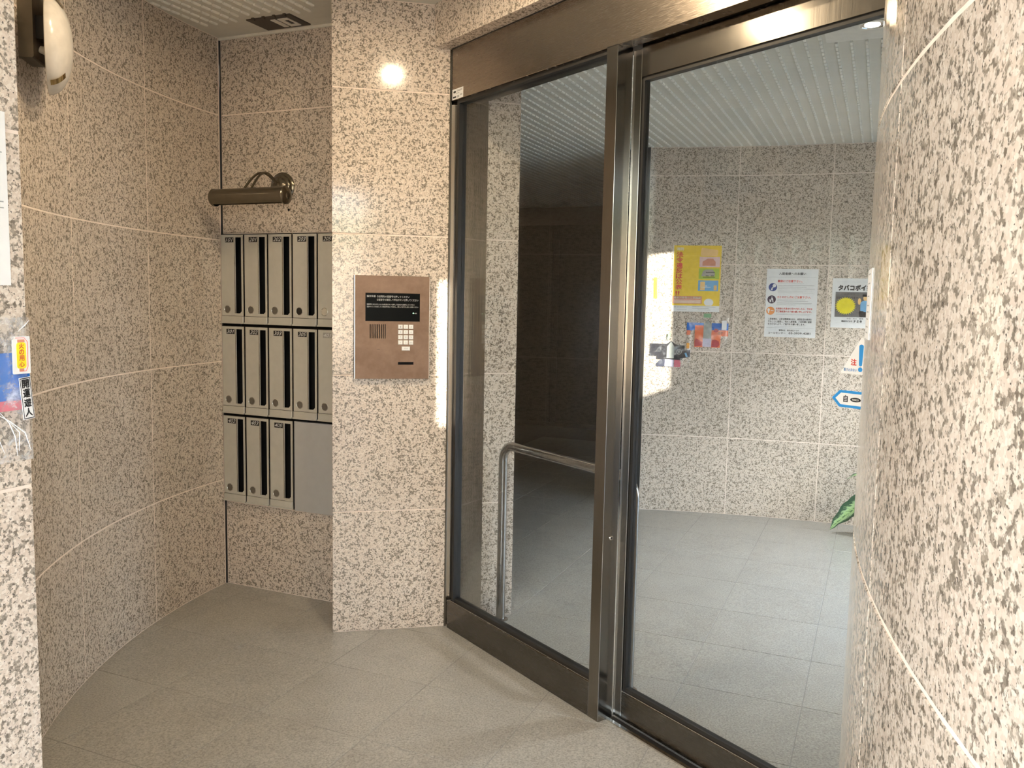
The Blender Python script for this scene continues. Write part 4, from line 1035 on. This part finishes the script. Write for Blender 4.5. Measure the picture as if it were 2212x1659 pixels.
for ch in '開運遊人': mb.text(fzt, ch, -0.0068, 0.0068, zc-0.015, zc, 0.0183, 0.03); zc -= 0.0163
mb.build('black_lettering', 'ink', nl_)
film_sheet(fz, w, h, t, 10, 14, 0.006, 0.012, 'film_near')
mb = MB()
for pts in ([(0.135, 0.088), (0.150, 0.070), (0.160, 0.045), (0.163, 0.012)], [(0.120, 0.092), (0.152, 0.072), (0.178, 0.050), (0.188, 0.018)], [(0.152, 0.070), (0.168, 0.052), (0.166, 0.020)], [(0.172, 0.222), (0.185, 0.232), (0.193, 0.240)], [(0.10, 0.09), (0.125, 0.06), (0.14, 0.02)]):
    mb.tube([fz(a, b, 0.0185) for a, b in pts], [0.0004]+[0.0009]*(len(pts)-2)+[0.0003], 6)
o = mb.build('bag_crease_highlight', 'crease_glint', t, True); o['kind'] = 'stuff'  # highlights of the bag laid on as thin white tubes
# paper on the near jamb
pa = MB().box(fJ, -0.238, -0.029, 1.488, 1.771, 0.0, 0.0012).build('jamb_notice', 'paper'); tag(pa, 'blank looking white notice above the blue coat on the left jamb', 'notice')
mb = MB()
for b in (1.705, 1.625, 1.615): mb.box(fJ, -0.225, -0.037, b-0.001, b+0.001, 0.0012, 0.0015)
mb.build('print_lines', 'grey_ink', pa)

# ------------------------------------------------------------------ wall sconce on the curved wall
TH = 192.4
wn_ = Vector((0.905, 0.425, 0))
sc_ = empty('wall_sconce', fL(TH, 2.25, 0)); tag(sc_, 'white opal glass dish sconce high on the curved left wall', 'wall lamp')
MB().box(fL, 190.6, 193.2, 2.195, 2.52, 0.0, 0.042, 2, 0.004).build('bracket', 'plate', sc_)
MB().box(fL, 191.5, 192.6, 2.26, 2.33, 0.042, 0.075, 1).build('lamp_holder', 'black', sc_)
MB().tube([fL(192.0, 2.235, 0.045), fL(192.0, 2.225, 0.075)], [0.011, 0.015], 12).build('bulb', 'cream', sc_, True)
prof = []
RD = 0.152
for i in range(13):
    a = i/12; prof.append((RD*math.sin(a*PI/2), 0.070+0.072*math.cos(a*PI/2)))
prof += [(RD*0.985, 0.068)]
for i in range(11, -1, -1):
    a = i/12; prof.append((RD*0.97*math.sin(a*PI/2), 0.064+0.072*math.cos(a*PI/2)))
MB().lathe(fL(TH, 2.25, 0), wn_, prof, 40).build('glass_dish', 'dish', sc_, True)
tang = Vector((-wn_.y, wn_.x, 0))
for sgn in (1, -1):
    mb = MB(); vs = []; fs = []
    for i in range(7):
        a = 0.55+0.40*i/6
        r_ = RD*math.sin(a*PI/2)*1.01; hh = 0.070+0.072*math.cos(a*PI/2)+0.003
        for wv in (-0.011, 0.011):
            vs.append(fL(TH, 2.25, 0)+wn_*hh+(Vector((0, 0, sgn*0.86))-tang*0.51)*r_+(Vector((0, 0, -sgn*0.51))-tang*0.86)*wv)
    for i in range(6): fs.append((2*i, 2*i+1, 2*i+3, 2*i+2))
    mb.add(vs, fs).build('brass_clip', 'brass', sc_, True)

# ------------------------------------------------------------------ potted plant half hidden behind the right wall
pp = Vector((2.50, 5.20, 0)); pt = empty('potted_plant', pp); tag(pt, 'variegated green leafy plant on the lobby floor behind the right wall', 'plant')
MB().lathe(pp, (0, 0, 1), [(0.0, 0.0), (0.09, 0.0), (0.10, 0.02), (0.125, 0.19), (0.132, 0.20), (0.118, 0.20), (0.112, 0.17), (0.0, 0.17)], 26).build('pot', 'pot', pt, True)
MB().lathe(pp, (0, 0, 1), [(0.113, 0.172), (0.05, 0.18), (0.0, 0.178)], 18).build('soil', 'soil', pt, True)
MB().tube([pp+Vector((0, 0, 0.17)), pp+Vector((0.01, 0.0, 0.35)), pp+Vector((-0.01, 0, 0.62))], [0.016, 0.013, 0.009], 10).build('trunk', 'stem', pt, True)
def leaf(base, tip, width, sag, roll):
    base, tip = Vector(base), Vector(tip); ax_ = tip-base; L = ax_.length
    side = ax_.cross(Vector((0, 0, 1))).normalized(); side = Matrix.Rotation(roll, 3, ax_.normalized()) @ side
    up = side.cross(ax_).normalized()
    vs = []; fs = []; uvs = []; n = 14; m_ = 8
    for i in range(n+1):
        t_ = i/n; ww = width*math.sin(PI*min(1, t_**0.8))**0.75*(1-0.25*t_)+0.0005
        c = base.lerp(tip, t_)+up*sag*math.sin(PI*t_)
        for j in range(m_+1):
            x = -1+2*j/m_; vs.append(c+side*ww*x+up*(abs(x)*ww*0.22-0.006*math.cos(t_*26)*abs(x))); uvs.append((x, t_*1.6))
    for i in range(n):
        for j in range(m_): k = i*(m_+1)+j; fs.append((k, k+1, k+m_+2, k+m_+1))
    mb = MB(); mb.add(vs, fs)
    o = mb.build('leaf', 'leaf', pt, True)
    ul = o.data.uv_layers.new(name='UVMap')
    for lp in o.data.loops: ul.data[lp.index].uv = uvs[lp.vertex_index]
    MB().tube([pp+Vector((0, 0, 0.30+0.3*random.random())), (pp+Vector((0, 0, 0.55))).lerp(base, 0.6), base], 0.005, 8).build('petiole', 'stem', pt, True)
leaf((2.36, 5.28, 0.30), (2.075, 5.40, 0.035), 0.095, 0.03, 0.9)
leaf((2.38, 5.22, 0.44), (2.14, 5.33, 0.385), 0.06, 0.025, -0.1)
leaf((2.58, 5.08, 0.50), (2.62, 4.82, 0.36), 0.07, 0.03, 0.2)
leaf((2.60, 5.25, 0.55), (2.86, 5.22, 0.46), 0.07, 0.03, 0.1)
leaf((2.46, 5.12, 0.62), (2.30, 4.98, 0.66), 0.065, 0.02, 0.0)
leaf((2.52, 5.24, 0.66), (2.55, 5.40, 0.80), 0.06, 0.02, 0.1)
leaf((2.44, 5.10, 0.40), (2.40, 4.86, 0.22), 0.075, 0.03, -0.2)
